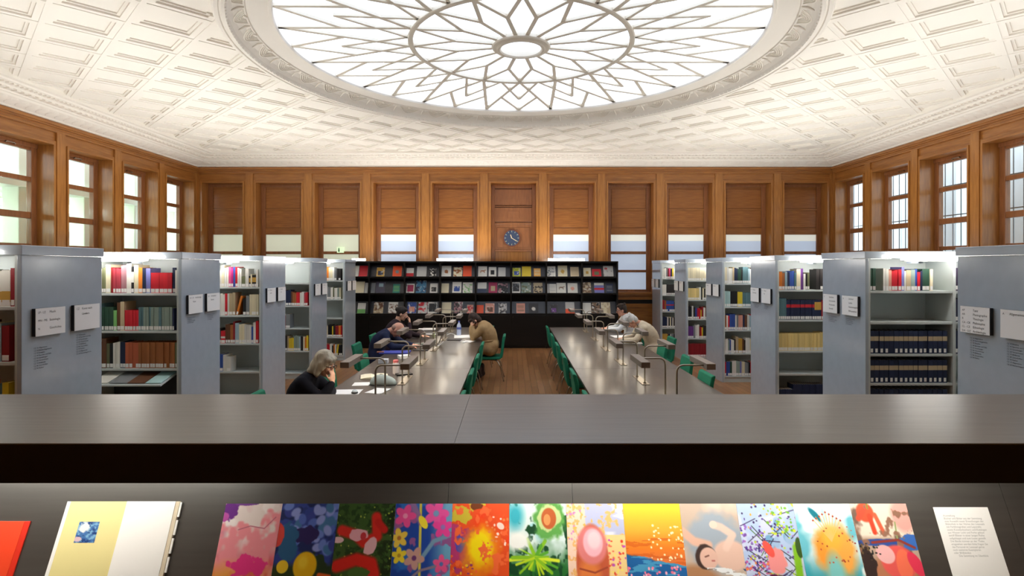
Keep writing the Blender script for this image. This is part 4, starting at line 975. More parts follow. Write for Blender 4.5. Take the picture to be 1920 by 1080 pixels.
    a.dots(150, .017, [(90, 60, 150), (60, 40, 100), (200, 220, 60), (170, 110, 190), (240, 170, 60)], 6); a.dots(40, .022, [(210, 226, 60), (120, 180, 60)], 8, (.5, 1, 0, .5)); a.dots(50, .02, [(240, 140, 70), (200, 90, 160)], 9, (0, .45, .9, 1.4)); a.ell(.55, .92, .15, .2, (240, 150, 150), wob=.6); a.ell(.44, .72, .07, .14, (236, 90, 80), rot=-.5); a.ell(.5, 1.25, .3, .14, (90, 20, 70), wob=1.2); a.line([(.88, 1.35), (.92, .7)], .06, (130, 190, 40)); a.ell(.97, .7, .06, .16, (60, 90, 40)); A.append(a)
    a = Art(W, H, bg=(208, 234, 240)); a.cloud((110, 196, 214), 3, 4, 91, .5, .2); a.mix((a.Y - .8) / .4, (46, 160, 176)); a.cloud((240, 250, 250), 3, 4, 93, .58, .12); a.ell(.35, .18, .05, .14, (20, 120, 140), rot=-.7, soft=.4); a.ell(.42, .75, .2, .34, (248, 160, 60), soft=.6, wob=.4); a.ell(.72, .74, .2, .38, (250, 176, 80), soft=.6, wob=.4, seed=4); a.ell(.56, .55, .16, .2, (252, 186, 70), soft=.7); a.ell(.52, 1.1, .14, .3, (130, 206, 206), soft=.8)
    for k in range(9): x = .3 + .06 * k; a.line([(.55, .6), (x, .12 + .1 * abs(k - 4) / 3)], .007, (244, 196, 120)); a.ell(x, .14 + .1 * abs(k - 4) / 3, .018, .014, (170, 60, 40))
    a.dots(26, .014, [(160, 50, 40), (200, 90, 60)], 3, (.3, .95, .35, .95)); A.append(a)
    a = Art(W, H, bg=(240, 226, 208)); a.mix((a.Y - .5) / .06, (196, 170, 150)); a.cloud((120, 96, 84), 5, 5, 101, .6, .06, .6); a.ell(.4, .62, .4, .06, (52, 84, 160), wob=.4); a.ell(.9, .62, .2, .12, (60, 110, 190), wob=.6); a.ell(.88, .2, .2, .26, (238, 170, 160), soft=.4)
    a.ell(.24, .14, .15, .16, (234, 90, 60), soft=.2); a.line([(.1, .24), (.22, .1)], .045, (230, 84, 60)); a.line([(.3, .2), (.33, .46)], .04, (226, 76, 50)); a.line([(.4, .18), (.48, .46)], .035, (236, 100, 70)); a.line([(.3, 0), (.3, .08)], .012, (120, 150, 60)); a.line([(.72, .3), (.68, .66)], .013, (150, 170, 110)); a.cloud((150, 110, 90), 8, 9, 105, .62, .05, .7); a.line([(.24, .62), (.7, .58), (.95, .7)], .02, (150, 60, 50)); a.ell(.5, 1.2, .42, .4, (196, 130, 96), soft=.3); a.ell(.62, .92, .3, .26, (238, 96, 92), soft=.15); a.ell(.42, .8, .16, .14, (248, 190, 190), rot=.5); a.ell(.7, .96, .13, .24, (250, 120, 90), rot=.1); a.ell(.9, .95, .1, .2, (232, 60, 90), rot=-.4); a.ell(.1, .95, .12, .3, (60, 46, 44), wob=1); a.dots(30, .018, [(110, 90, 60), (40, 40, 40)], 7, (0, .35, .62, .9)); A.append(a)
    return A
uyS = Vector((0, -math.sin(math.radians(25)), -math.cos(math.radians(25)))); nS = uyS.cross(Vector((1, 0, 0)))
def on_slope(x, z): return Vector((x, slope(z), z)) + nS * .0006
lx0, lx1, pw = -1.073, 1.474, (1.474 + 1.073) / 12
lep = thing('leporello', on_slope((lx0 + lx1) / 2, .94), 'long folded strip of twelve vivid colour photographs standing on the counter slope', 'leporello')
NAMES = ['page with pink and cream marbling', 'page with blue hydrangeas and yellow ball', 'page with red cloth on grass', 'page with pink flowers on blue', 'page with yellow centre on orange red', 'page with green leaves in clear water', 'page with large thumb', 'page with golden sky over blue water', 'page with bathing baby', 'page with coloured twigs', 'page with orange blossom on turquoise', 'page with red tulips']
for k, a in enumerate(pages()):
    o = printed('page', a, on_slope(lx0 + k * pw, 1.211), (1, 0, 0), uyS, pw - .0008, .30, .0015, lep); o['label'] = NAMES[k]

# open book jacket, red book and text sheet on the slope
bk = thing('open_book', on_slope(-1.45, .94), 'open book with pale yellow cover half and blue square picture', 'book')
mb = MB()
def slab(mb, x0, x1, zt, h, t0, t1, m=0):
    o = on_slope(x0, zt); c = o + Vector((1, 0, 0)) * (x1 - x0) / 2 + uyS * h / 2 + nS * (t0 + t1) / 2
    mb.obox(c, Vector((1, 0, 0)) * (x1 - x0) / 2, -uyS * h / 2, nS * (t1 - t0) / 2, m)
    return mb
slab(MB(), -1.668, -1.44, 1.218, .30, 0, .004).build('front_cover', mat('pale yellow cover', (236, 224, 158), .5), bk, bevel=.001)
slab(MB(), -1.668, -1.655, 1.218, .30, .004, .0045).build('cover_margin', M['white'], bk)
slab(MB(), -1.44, -1.243, 1.218, .30, 0, .010).build('page_block', M['pages'], bk, bevel=.002)
slab(MB(), -1.44, -1.258, 1.218, .30, .0101, .012).build('open_page', M['white'], bk)
for k in range(4): slab(MB(), -1.257, -1.236, 1.215 - k * .055, .05, .002, .008).build('page_tab', M['white'], bk)
a = Art(24, 28, 1.17, (70, 116, 176)); a.cloud((30, 60, 120), 8, 9, 3, .5, .1); a.cloud((130, 180, 214), 7, 9, 6, .58, .06); a.ell(.3, .35, .22, .3, (226, 234, 240), wob=.8); a.ell(.15, .95, .2, .12, (220, 190, 200), wob=.8)
o = on_slope(-1.60, 1.155) + nS * .004
printed('cover_picture', a, o, (1, 0, 0), uyS, .075, .07, .0006, bk)
rd = thing('red_book', on_slope(-1.92, .9), 'plain orange red book at the far end of the counter slope, partly out of frame', 'book')
slab(MB(), -2.06, -1.803, 1.157, .24, 0, .006).build('cover', mat('orange red cover', (240, 70, 34), .45), rd, bevel=.001)
slab(MB(), -1.803, -1.783, 1.157, .24, 0, .005).build('cover_flap', mat('darker red flap', (218, 44, 22), .45), rd, bevel=.001)
sh = thing('text_sheet', on_slope(1.67, .9), 'plain white sheet of small grey text on the counter slope', 'sheet')
# the sheet leans a little to one side
th = math.radians(-3); ux_ = Vector((1, 0, 0)); 
mb = MB(); slab(mb, 1.572, 1.776, 1.200, .288, 0, .001); s_o = mb.build('paper', M['white'], sh)
mb = MB(); lines = ['Ausstellung', 'Bücher und Bilder aus der Sammlung', 'eine Auswahl neuer Erwerbungen der', 'Bibliothek in der Vitrine des Lesesaals', 'mit Farbfotografien und Leporello', 'sowie Künstlerbüchern und Katalogen', 'aus Wasser Licht und Farbe gebaut', 'zwölf Blätter in einer langen Reihe', 'aufgeklappt und zum Lesen gestellt', 'Die Bände können an der Theke', 'eingesehen werden bitte fragen Sie', 'das Personal im Lesesaal gerne', 'nach weiteren Exemplaren', 'oder Bildbänden', '      Die Sammlung im Überblick']
for q, l in enumerate(lines): put_text(mb, l, .0094, on_slope(1.60, 1.200) + uyS * (.032 + .0095 * q) + nS * .0012, (1, 0, 0), -uyS)
mb.build('lettering', mat('grey ink', (168, 168, 168), .8), s_o)

# ------------------------------------------------------------------ magazines on the black display
CO = dict(CN, lightgrey=(206, 206, 204), crimson=(166, 38, 84), sand=(214, 196, 162), brownish=(132, 104, 80), darkblue=(40, 52, 84), yellowgreen=(200, 206, 40), lightorange=(240, 178, 80), redorange=(238, 88, 42), tealgreen=(40, 130, 116), slateblue=(74, 72, 92), bluepic=(70, 130, 170))
MAGS = [  # tier, origin x of crop, [(x0, x1, top, colour, accent colour, pattern)]
 (0, 640, [(120, 172, 165, 'white', 'lightgrey', 'plain'), (178, 268, 165, 'red', 'pinkred', 'plain'), (365, 450, 183, 'gold', 'navy', 'low photo'), (538, 635, 168, 'redorange', 'grey', 'spot'), (685, 763, 190, 'white', 'red', 'half'), (797, 900, 172, 'lightgrey', 'grey', 'plain'), (932, 1005, 195, 'black', 'white', 'photo'), (1063, 1165, 167, 'white', 'rust', 'spot'), (1190, 1285, 180, 'cream', 'rust', 'photo'), (1292, 1385, 167, 'redorange', 'rust', 'plain'), (1455, 1550, 172, 'white', 'rust', 'animal'), (1568, 1650, 178, 'white', 'black', 'photo box')]),
 (0, 900, [(193, 272, 183, 'lightgrey', 'white', 'plain'), (347, 433, 187, 'yellowgreen', 'blue', 'low photo'), (447, 545, 172, 'yellow', 'gold', 'plain'), (575, 648, 193, 'lightorange', 'cream', 'lines'), (713, 808, 170, 'white', 'grey', 'sketch'), (834, 935, 163, 'cream', 'gold', 'spot'), (968, 1058, 178, 'sand', 'tan', 'lines'), (1108, 1188, 187, 'cream', 'gold', 'spot'), (1200, 1298, 200, 'red', 'olive', 'photo box'), (1323, 1428, 168, 'lightgrey', 'red', 'dot')]),
 (1, 640, [(120, 232, 335, 'cream', 'tan', 'plain'), (238, 270, 350, 'lightgrey', 'white', 'plain'), (305, 348, 350, 'grey', 'dark', 'plain'), (356, 452, 340, 'slateblue', 'lightblue', 'block'), (540, 615, 362, 'tealgreen', 'green', 'lines'), (685, 770, 358, 'white', 'crimson', 'inset'), (787, 897, 325, 'bluepic', 'navy', 'photo'), (938, 1020, 355, 'white', 'dark', 'low photo'), (1050, 1140, 355, 'cream', 'olive', 'plain'), (1178, 1275, 340, 'white', 'blue', 'low photo'), (1290, 1395, 345, 'white', 'green', 'sketch'), (1448, 1545, 345, 'white', 'darkblue', 'half'), (1568, 1660, 345, 'crimson', 'tan', 'photo box')]),
 (1, 900, [(193, 295, 355, 'black', 'mauve', 'photo'), (335, 430, 342, 'white', 'dark', 'inset'), (440, 545, 345, 'greygreen', 'olive', 'photo'), (570, 668, 348, 'tan', 'black', 'sketch'), (706, 738, 360, 'lightgrey', 'grey', 'plain'), (742, 815, 360, 'white', 'lightgrey', 'lines'), (820, 920, 350, 'white', 'brownish', 'animal'), (938, 1045, 352, 'white', 'salmon', 'spot'), (1092, 1190, 345, 'brownish', 'sand', 'photo'), (1225, 1328, 350, 'lilac', 'red', 'band'), (1350, 1425, 360, 'darkblue', 'grey', 'lines')]),
 (2, 640, [(160, 245, 567, 'white', 'green', 'half'), (333, 435, 560, 'tan', 'brown', 'photo'), (490, 592, 558, 'white', 'brown', 'sketch'), (695, 790, 560, 'blue', 'salmon', 'low photo'), (812, 908, 560, 'lightgrey', 'red', 'photo'), (914, 1015, 557, 'white', 'black', 'inset'), (1065, 1165, 560, 'cream', 'tan', 'plain'), (1195, 1290, 555, 'mauve', 'dark', 'photo'), (1335, 1402, 585, 'salmon', 'red', 'photo'), (1440, 1513, 587, 'redorange', 'orange', 'plain'), (1532, 1630, 570, 'salmon', 'brown', 'low photo')]),
 (2, 900, [(197, 285, 568, 'lightgrey', 'dark', 'photo'), (388, 480, 570, 'salmon', 'brownish', 'lines'), (520, 625, 570, 'dark', 'white', 'spot'), (750, 830, 585, 'dark', 'purple', 'low photo'), (915, 1012, 558, 'lightgrey', 'redorange', 'half'), (1098, 1190, 565, 'white', 'lightgrey', 'plain'), (1193, 1285, 562, 'brownish', 'black', 'photo'), (1298, 1397, 560, 'cream', 'tan', 'photo')]),
]
COLW = dict(WORD, lightgrey='light grey', brownish='grey brown', darkblue='dark blue', yellowgreen='yellow green', lightorange='light orange', redorange='orange red', tealgreen='teal green', slateblue='slate blue', bluepic='sea blue')
cnt = [0, 0, 0]
for tier, ox, items in MAGS:
    lg = TIER[tier][0]
    for x0, x1, top, c1, c2, pat in items:
        cnt[tier] += 1
        W, H = 15, 20; a = Art(W, H, 1.35, CO[c1]); c = CO[c2]; sd = x0 + tier
        if pat == 'half': a.mix((a.V > .58) * 1., c)
        elif pat == 'low photo': a.mix(((a.V > .38) & (a.V < .88) & (a.U > .15) & (a.U < .85)) * 1., c); a.cloud(CO['white'], 5, 6, sd, .6, .1, .6)
        elif pat == 'spot': a.ell(.5, .75, .2, .24, c, wob=.5, seed=sd)
        elif pat == 'photo': a.cloud(c, 4, 5, sd, .5, .1); a.cloud(CO['white'], 5, 6, sd + 1, .64, .08, .7)
        elif pat == 'photo box': a.mix(((a.V > .35) & (a.V < .8) & (a.U > .25) & (a.U < .75)) * 1., c)
        elif pat == 'inset': a.mix(((a.V > .14) & (a.V < .88) & (a.U > .1) & (a.U < .9)) * 1., c); a.cloud(CO['grey'], 4, 5, sd, .6, .1, .5)
        elif pat == 'animal': a.ell(.5, .62, .22, .09, c); a.line([(.32, .66), (.3, .85)], .04, c); a.line([(.66, .66), (.7, .85)], .04, c); a.line([(.7, .58), (.82, .48)], .05, c)
        elif pat == 'sketch': a.cloud(c, 7, 9, sd, .55, .1, .8); a.mix((a.V < .2) * 1., CO[c1])
        elif pat == 'lines':
            for q in range(5): a.mix((abs(a.V - .2 - .14 * q) < .03) * (abs(a.U - .5) < .36) * .8, c)
        elif pat == 'block': a.mix(((a.V > .12) & (a.V < .45) & (a.U > .3) & (a.U < .8)) * 1., c)
        elif pat == 'dot': a.ell(.25, .35, .14, .14, c); a.cloud(CO['grey'], 5, 6, sd, .58, .1, .5)
        elif pat == 'band': a.mix(((a.V > .5) & (a.V < .72)) * 1., c); a.mix((a.V < .22) * 1., CO['white'])
        xa, xb = (ox + x0 / 5.683 - CX) / DS, (ox + x1 / 5.683 - CX) / DS
        h = ((lg - (EYE - (470 + top / 5.683 - HY) / DS)) * -1) / math.cos(math.atan(.42)) * 1.03
        ta = math.atan(.42); uy = Vector((0, -math.sin(ta), -math.cos(ta)))
        n3 = uy.cross(Vector((1, 0, 0)))
        # keep clear of the uprights
        for u in ups:
            if xb > u - .024 and xa < u + .024: xa, xb = (u + .025, xb) if u - xa < xb - u else (xa, u - .025)
        org = Vector((xa, dslope(lg, lg) + .02, lg + .0008)) - uy * h + n3 * .0008
        o = printed('magazine', a, org, (1, 0, 0), uy, xb - xa, h, .006)
        tag(o, '%s magazine, %s along the %s tier of the black display' % (COLW.get(c1, c1), nth(cnt[tier]), ('top', 'middle', 'lowest')[tier]), 'magazine', 'magazines on the %s tier' % ('top', 'middle', 'lowest')[tier])
# ------------------------------------------------------------------ things on the tables
TZ = .7405
def sheet(px, py, w, d, rot, label, z=TZ, th=.0015, name='paper_sheet', m='white', group='papers on the tables', n=1):
    Y = (EYE - z) * F / (py - HY); c = Vector((PX(px, Y), Y, z))
    t = Matrix.Rotation(rot, 3, 'Z'); mb = MB()
    for k in range(n):
        tt = Matrix.Rotation(rot + .06 * k, 3, 'Z')
        mb.obox(c + Vector((.012 * k, .008 * k, th * (k + .5))), tt @ Vector((w / 2, 0, 0)), tt @ Vector((0, d / 2, 0)), (0, 0, th * .49))
    return tag(mb.build(name, M[m], base=tuple(c)), label, 'paper', group)
sheet(645, 735, .36, .24, .05, 'white paper sheet under the grey haired reader')
sheet(682, 720, .24, .19, .1, 'white paper sheet between the open book and grey haired reader')
sheet(708, 733.5, .18, .24, -.3, 'loose white sheets in front of the grey green pouch', n=2, th=.003)
sheet(792, 646, .40, .24, .05, 'white paper sheet by the bald man on the dark folder')
sheet(868, 631, .34, .44, .1, 'white sheets spread in front of the person in the tan coat', n=2, th=.002)
sheet(878, 640, .20, .24, -.4, 'small white sheet beside the tan coat elbow')
sheet(800, 617.5, .36, .24, .1, 'white notebook page under the dark haired reader', n=2, th=.006)
sheet(813, 626, .30, .2, -.1, 'pale sheet lying between dark haired reader and lamp')
sheet(1170, 631, .46, .34, .12, 'white newspaper pages before the old man', n=2, th=.003)
sheet(1186, 643, .34, .24, -.15, 'white sheet at the table edge beside the old man')
sheet(1152, 617, .42, .3, .1, 'white newspaper before the spectacled man in white', n=2, th=.003)
# open book near the reader
Y = 6.98; x = PX(702, Y)
t = thing('open_book', (x, Y, TZ), 'open book with cream pages on the papers table', 'book')
for s in (-1, 1):
    mb = MB(); mb.prism([(0, .004), (s * .04, .02), (s * .12, .016), (s * .165, .006), (s * .165, 0), (0, 0)], -.13, .13, lambda u, v, q: (u, q, v)); mb.build('page_block', M['cream'], t, local=True)
MB().box(-.175, .175, -.135, .135, -.0002, .0002).build('cover', M['edge'], t, local=True)
t.rotation_euler = (0, 0, .25)
# pouch
Y = 6.54; x = PX(719, Y)
t = thing('pouch', (x, Y, TZ), 'grey green soft pouch lying by the lamp foot', 'bag')
mb = MB(); n = 16
vs, fs = [], []
for j in range(7):
    for i in range(n):
        a = 2 * PI * i / n; q = j / 6; sq = lambda v: math.copysign(abs(v) ** .6, v)
        w = .15 * (1 - .75 * q ** 2) + .004; d = .07 * (1 - .9 * q ** 2) + .004
        vs.append((w * sq(math.cos(a)) - .03 * q, d * sq(math.sin(a)), .112 * (q ** .8) + .01 * math.sin(3 * a) * q * (1 - q)))
for j in range(6): fs += [(j * n + i, j * n + (i + 1) % n, (j + 1) * n + (i + 1) % n, (j + 1) * n + i) for i in range(n)]
fs += [tuple(reversed(range(n))), tuple(range(6 * n, 7 * n))]
mb.add(vs, fs); mb.build('pouch_body', mat('grey green cloth', (176, 188, 182), .7, bump=.3, vscale=12), t, smooth=True, local=True)
MB().tube([(-.06, 0, .108), (-.03, 0, .115), (.0, 0, .11)], .004, 6).build('zip_seam', M['edge'], t, local=True)
MB().box(-.155, .155, -.075, .075, 0, .004).build('underside', M['edge'], t, local=True, bevel=.001)
# small glass dome
Y = 6.06; x = PX(665, Y)
t = thing('reading_dome', (x, Y, TZ + .0025), 'small black rimmed reading dome on the sheet of the grey haired reader', 'magnifier')
MB().lathe([(.0, .0), (.034, 0), (.036, .008), (.032, .016), (0, .016)], 24).build('rim', M['black'], t, local=True)
mb = MB(); mb.lathe([(.031 * math.cos(q * PI / 12), .016 + .024 * math.sin(q * PI / 12)) for q in range(7)], 24); mb.build('lens', mat('dome lens', (210, 220, 222), .05, spec=.8), t, smooth=True, local=True)
# white bottle with pink cap
Y = 7.16; x = PX(742, Y)
t = thing('white_bottle', (x, Y, TZ), 'white bottle with pink cap near the lamp foot', 'bottle')
MB().lathe([(0, 0), (.036, 0), (.038, .01), (.038, .13), (.034, .145), (.0, .146)], 24).build('bottle_body', mat('white bottle plastic', (236, 224, 222), .4), t, smooth=False, local=True)
MB().lathe([(.0, .146), (.034, .147), (.034, .172), (.03, .18), (0, .18)], 24).build('cap', mat('pink cap', (232, 120, 120), .45), t, local=True)
# water bottle
Y = 11.2; x = PX(860.5, Y)
t = thing('water_bottle', (x, Y, TZ), 'clear blue water bottle standing before the tan coat', 'bottle')
MB().lathe([(0, 0), (.042, 0), (.046, .02), (.046, .07), (.041, .09), (.046, .11), (.046, .17), (.04, .205), (.017, .245), (.016, .26), (0, .26)], 20).build('bottle_body', mat('pale blue plastic', (186, 198, 224), .12, spec=.8), t, smooth=True, local=True)
MB().lathe([(0, .26), (.019, .26), (.019, .285), (0, .286)], 16).build('cap', mat('blue cap', (70, 80, 176), .4), t, local=True)
MB().lathe([(.0465, .12), (.0468, .122), (.0468, .162), (.0465, .164)], 20).build('label_band', mat('blue bottle label', (88, 100, 170), .4), t, local=True)
# yellow capped little bottle
Y = 10.9; x = PX(813, Y)
t = thing('small_bottle', (x, Y, TZ), 'little bottle with yellow cap among the lamp arms', 'bottle')
MB().lathe([(0, 0), (.028, 0), (.03, .05), (.02, .075), (0, .075)], 16).build('bottle_body', mat('green tinted plastic', (170, 178, 130), .3), t, local=True)
MB().lathe([(0, .075), (.02, .075), (.02, .098), (0, .099)], 16).build('cap', mat('yellow cap', (222, 214, 50), .4), t, local=True)
def flat(name, px, py, w, d, h, rot, m, label, cat, z=TZ, bevel=.003):
    Y = (EYE - z) * F / (py - HY); t = Matrix.Rotation(rot, 3, 'Z'); c = Vector((PX(px, Y), Y, z)); mb = MB()
    mb.obox(c + Vector((0, 0, h / 2)), t @ Vector((w / 2, 0, 0)), t @ Vector((0, d / 2, 0)), (0, 0, h / 2))
    return tag(mb.build(name, m, base=tuple(c), bevel=bevel), label, cat)
flat('blue_folder', 741, 661.5, .46, .26, .02, .02, mat('royal blue card', (62, 72, 168), .6), 'royal blue folder in front of the bald man', 'folder')
flat('wallet', 713.5, 660.5, .11, .08, .012, .15, mat('brown leather', (150, 92, 66), .5), 'small brown wallet on the blue folder', 'wallet', z=TZ + .0205)
flat('tissue_box', 719, 681, .13, .1, .06, .0, mat('pale blue white card', (202, 206, 216), .6), 'pale blue white little box by the bald man', 'box')
flat('dark_folder', 790, 656, .24, .22, .012, .05, M['edge'], 'dark folder by the bald man lamp', 'folder')
flat('tablet', 852, 637.5, .26, .17, .012, .03, M['edge'], 'black tablet lying flat on the papers table', 'tablet')
flat('paper_pad', 757, 672, .16, .12, .05, .5, M['white'], 'small stack of white cards beside the white bottle', 'paper')
flat('dark_notebook', 757, 702, .2, .14, .016, .4, M['black'], 'black notebook lying at the lamp foot by the white bottle', 'notebook')
flat('pencil_case', 788, 649, .22, .08, .05, .2, mat('grey green fabric', (120, 124, 112), .8), 'grey green pencil case beside the bald man hands', 'case', bevel=.02)
flat('dark_book', 1188, 640, .2, .14, .02, .1, M['edge'], 'dark closed book under the old man hands', 'book', z=TZ + .008)
Y = 9.9; x = PX(803, Y)
t = thing('laptop', (x, Y, TZ), 'grey laptop seen from its side, open beside the lamp', 'laptop')
MB().box(-.17, .17, -.12, .12, 0, .016).build('keyboard_base', M['bronze'], t, local=True, bevel=.003)
mb = MB(); mb.obox((.17 + .055, 0, .12), (.004, 0, .0015), (0, .12, 0), (.042, 0, .11)); mb.build('screen', M['nickel'], t, local=True, bevel=.002)
# cables on the papers table
def cable(pts, r, label, m='white'):
    q = [P(px, py, (EYE - TZ - .006) * F / (py - HY)) for px, py in pts]
    o = MB().tube(q, r, 6).build('cable', M[m], base=tuple(q[0]), smooth=True)
    return tag(o, label, 'cable', 'cables on the papers table')
cable([(838, 628), (845, 625), (852, 627), (858, 631)], .006, 'white looped cable near the water bottle')
cable([(812, 655), (820, 650), (828, 644), (832, 640)], .006, 'white cable running to the black tablet')
cable([(862, 640), (872, 637), (877, 640), (868, 643)], .006, 'white earphone cable by the tan coat elbow')

# ------------------------------------------------------------------ people
def remeshed(name, mb, m, parent, vox, smooth=5):
    o = mb.build(name, m, parent, local=True)
    r = o.modifiers.new('skin over', 'REMESH'); r.mode = 'VOXEL'; r.voxel_size = vox; r.use_smooth_shade = True
    s = o.modifiers.new('relax', 'SMOOTH'); s.factor = .5; s.iterations = smooth
    dg = bpy.context.evaluated_depsgraph_get(); me = bpy.data.meshes.new_from_object(o.evaluated_get(dg))
    o.modifiers.clear(); old = o.data; o.data = me; bpy.data.meshes.remove(old)
    return o
def basis(pitch, yaw=0., roll=0.):
    cp_, sp = math.cos(pitch), math.sin(pitch); cy, sy = math.cos(yaw), math.sin(yaw)
    f = Vector((cp_ * cy, cp_ * sy, -sp)); u = Vector((sp * cy, sp * sy, cp_)); l = u.cross(f)
    if roll: l, u = l * math.cos(roll) + u * math.sin(roll), u * math.cos(roll) - l * math.sin(roll)
    return Matrix((f, l, u)).transposed()
def hand(mb, w, d, n, side, curl=.5):
    """w: wrist, d: pointing direction, n: back-of-hand normal, side: +1 thumb towards n x d"""
    w, d, n = Vector(w), Vector(d).normalized(), Vector(n); n = (n - d * n.dot(d)).normalized(); l = n.cross(d)
    R_ = Matrix((d, l, n)).transposed()
    mb.sphere(w + d * .045, (.055, .043, .018), 12, 8, R_)
    for i, ln in enumerate((.068, .076, .07, .055)):
        b = w + d * .083 + l * side * (.031 - .0207 * i); q = d.copy(); p = b; ax = l
        for sgm, (f_, rr) in enumerate(((.45, .0095), (.32, .0088), (.25, .008))):
            q = Matrix.Rotation(curl * (.5 if sgm == 0 else 1.), 3, ax) @ q
            e = p + q * ln * f_; mb.cap(p, e, rr, rr * .95, 8); p = e
    tb = w + d * .025 + l * side * .034; td = (d * .6 + l * side * .75 - n * .25).normalized()
    e = tb + td * .035; mb.cap(tb, e, .0125, .0105, 8); mb.cap(e, e + (td * .7 + d * .5).normalized() * .03, .0105, .009, 8)
def person(name, loc, yaw, label, sp):
    r = thing(name, (loc[0], loc[1], 0), label, 'person', rz=yaw)
    V_ = Vector
    neck, head, pitch = V_(sp['neck']), V_(sp['head']), sp['pitch']
    Rh = basis(pitch, sp.get('hyaw', 0.), sp.get('roll', 0.)); H = lambda x, y, z: head + Rh @ V_((x, y, z))
    pel = V_((0, 0, .60)); mid = (pel + neck) / 2 + V_((-.09 * sp.get('slump', 1.), 0, .04))
    def spine(t): return pel * (1 - t) ** 2 + mid * 2 * t * (1 - t) + neck * t * t
    sh = [V_(sp['sh'][0]), V_(sp['sh'][1])]
    def torso(mb, ex):
        for i in range(9):
            t = i / 9; p = spine(t); hw = [.105, .095, .085, .085, .095, .105, .115, .115, .09][i]; rr = [.115, .112, .105, .102, .104, .106, .10, .09, .075][i] * sp.get('girth', 1.) + ex
            mb.cap(p - V_((0, hw, 0)), p + V_((0, hw, 0)), rr, rr, 14)
        top = spine(.93)
        for s_ in sh: mb.cap(top, s_, .07 + ex, .062 + ex, 12)
    arms = sp['arms']; legs = sp['legs']
    b = MB(); torso(b, 0)
    b.chain([spine(.9), neck, H(-.035, 0, -.05)], [.075, .056, .056])
    b.sphere(H(-.012, 0, .028), (.098, .077, .103), 18, 12, Rh); b.sphere(H(.03, 0, -.045), (.058, .054, .068), 14, 10, Rh); b.sphere(H(.055, 0, -.095), (.026, .028, .02), 10, 8, Rh)
    b.cap(H(.083, 0, .025), H(.108, 0, -.022), .010, .0135, 8); b.sphere(H(.07, .0, .036), (.022, .05, .012), 12, 8, Rh)
    for s_ in (-1, 1): b.sphere(H(-.008, s_ * .078, -.012), (.02, .011, .031), 10, 8, Rh); b.sphere(H(.058, s_ * .035, -.02), (.024, .022, .022), 10, 8, Rh); b.sphere(H(.099, s_ * .010, -.024), .0095, 8, 6)
    b.sphere(H(.078, 0, -.055), (.017, .026, .014), 10, 6, Rh)
    for (s_, a) in zip(sh, arms):
        e, w = V_(a['e']), V_(a['w']); b.chain([s_, (s_ + e) / 2, e, (e * .55 + w * .45), w], [.055, .05, .042, .041, .029])
        hand(b, w, a['d'], a['n'], a['side'], a.get('curl', .5))
    for lg in legs:
        h_, k_, a_, t_ = [V_(q) for q in lg]; b.chain([h_, (h_ + k_) / 2, k_, (k_ * .6 + a_ * .4), a_], [.085, .077, .058, .055, .038]); b.cap(a_ + V_((0, 0, -.03)), t_, .035, .026)
    body = remeshed('body', b, M[sp.get('skin', 'skin')], r, .0075, 3)
    # clothes
    lo_ = sp.get('loose', 0.); c = MB(); torso(c, .013 + lo_)
    for (s_, a) in zip(sh, arms):
        e, w = V_(a['e']), V_(a['w']); ww = e.lerp(w, a.get('cuff', .93)); c.chain([s_, (s_ + e) / 2, e, e.lerp(ww, .5), ww], [.07 + lo_, .063 + lo_, .055 + lo_ * .4, .052 + lo_, .041 + lo_])
    for lo, hi, rad in sp.get('skirt', ()): c.cap(lo, hi, rad, rad * .9, 14)
    top = remeshed(sp['top'][0], c, sp['top'][1], r, .011, 16); top['label'] = sp['top'][2]
    c = MB()
    hl = [V_(q[0]) for q in legs]; c.cap(hl[0] + V_((0, 0, .03)), hl[1] + V_((0, 0, .03)), .112, .112, 14)
    for lg in legs:
        h_, k_, a_, t_ = [V_(q) for q in lg]; aa = k_.lerp(a_, .95); c.chain([h_, (h_ + k_) / 2, k_, (k_ + aa) / 2, aa], [.1, .09, .072, .066, .056])
    remeshed('trousers', c, sp['bottom'], r, .012, 10)
    for lg in legs:
        a_, t_ = V_(lg[2]), V_(lg[3]); c = MB(); c.cap(a_ + V_((0, 0, .10 if sp.get('boots') else .03)), a_ + V_((0, 0, -.01)), .052, .05, 12); c.cap(a_ + V_((-.02, 0, -.045)), t_, .045, .036, 12); c.cap(a_ + V_((0, 0, -.01)), a_ + V_((-.02, 0, -.045)), .05, .045, 12)
        remeshed('shoe', c, sp.get('shoe', M['black']), r, .010, 3)
    # face
    ink = sp.get('brow', M['edge'])
    for s_ in (-1, 1):
        MB().sphere(H(.079, s_ * .032, .014), (.011, .014, .008), 10, 8, Rh).build('eye', M['edge'] if sp.get('shut') else M['white'], body, local=True)
        MB().sphere(H(.0885, s_ * .032, .013), (.004, .006, .006), 8, 6, Rh).build('iris', M['edge'], body, local=True)
        MB().chain([H(.088, s_ * .014, .036), H(.087, s_ * .034, .042), H(.074, s_ * .054, .036)], [.004, .0045, .003], 6).build('eyebrow', ink, body, local=True)
    MB().chain([H(.088, -.020, -.054), H(.096, 0, -.052), H(.088, .020, -.054)], [.004, .0055, .004], 6).build('lips', mat('lips ' + label[:8], (178, 96, 88), .5), body, local=True)
    if sp.get('glasses'):
        g = MB()
        for s_ in (-1, 1):
            g.tube([H(.107, s_ * .034 + .023 * math.cos(q * PI / 6), .01 + .018 * math.sin(q * PI / 6)) for q in range(13)], .0025, 5)
            g.tube([H(.105, s_ * .057, .014), H(.03, s_ * .08, .016), H(-.01, s_ * .084, .01)], .0025, 5)
        g.tube([H(.108, -.012, .012), H(.11, 0, .015), H(.108, .012, .012)], .0025, 5)
        g.build('spectacles', M['edge'], r, local=True)
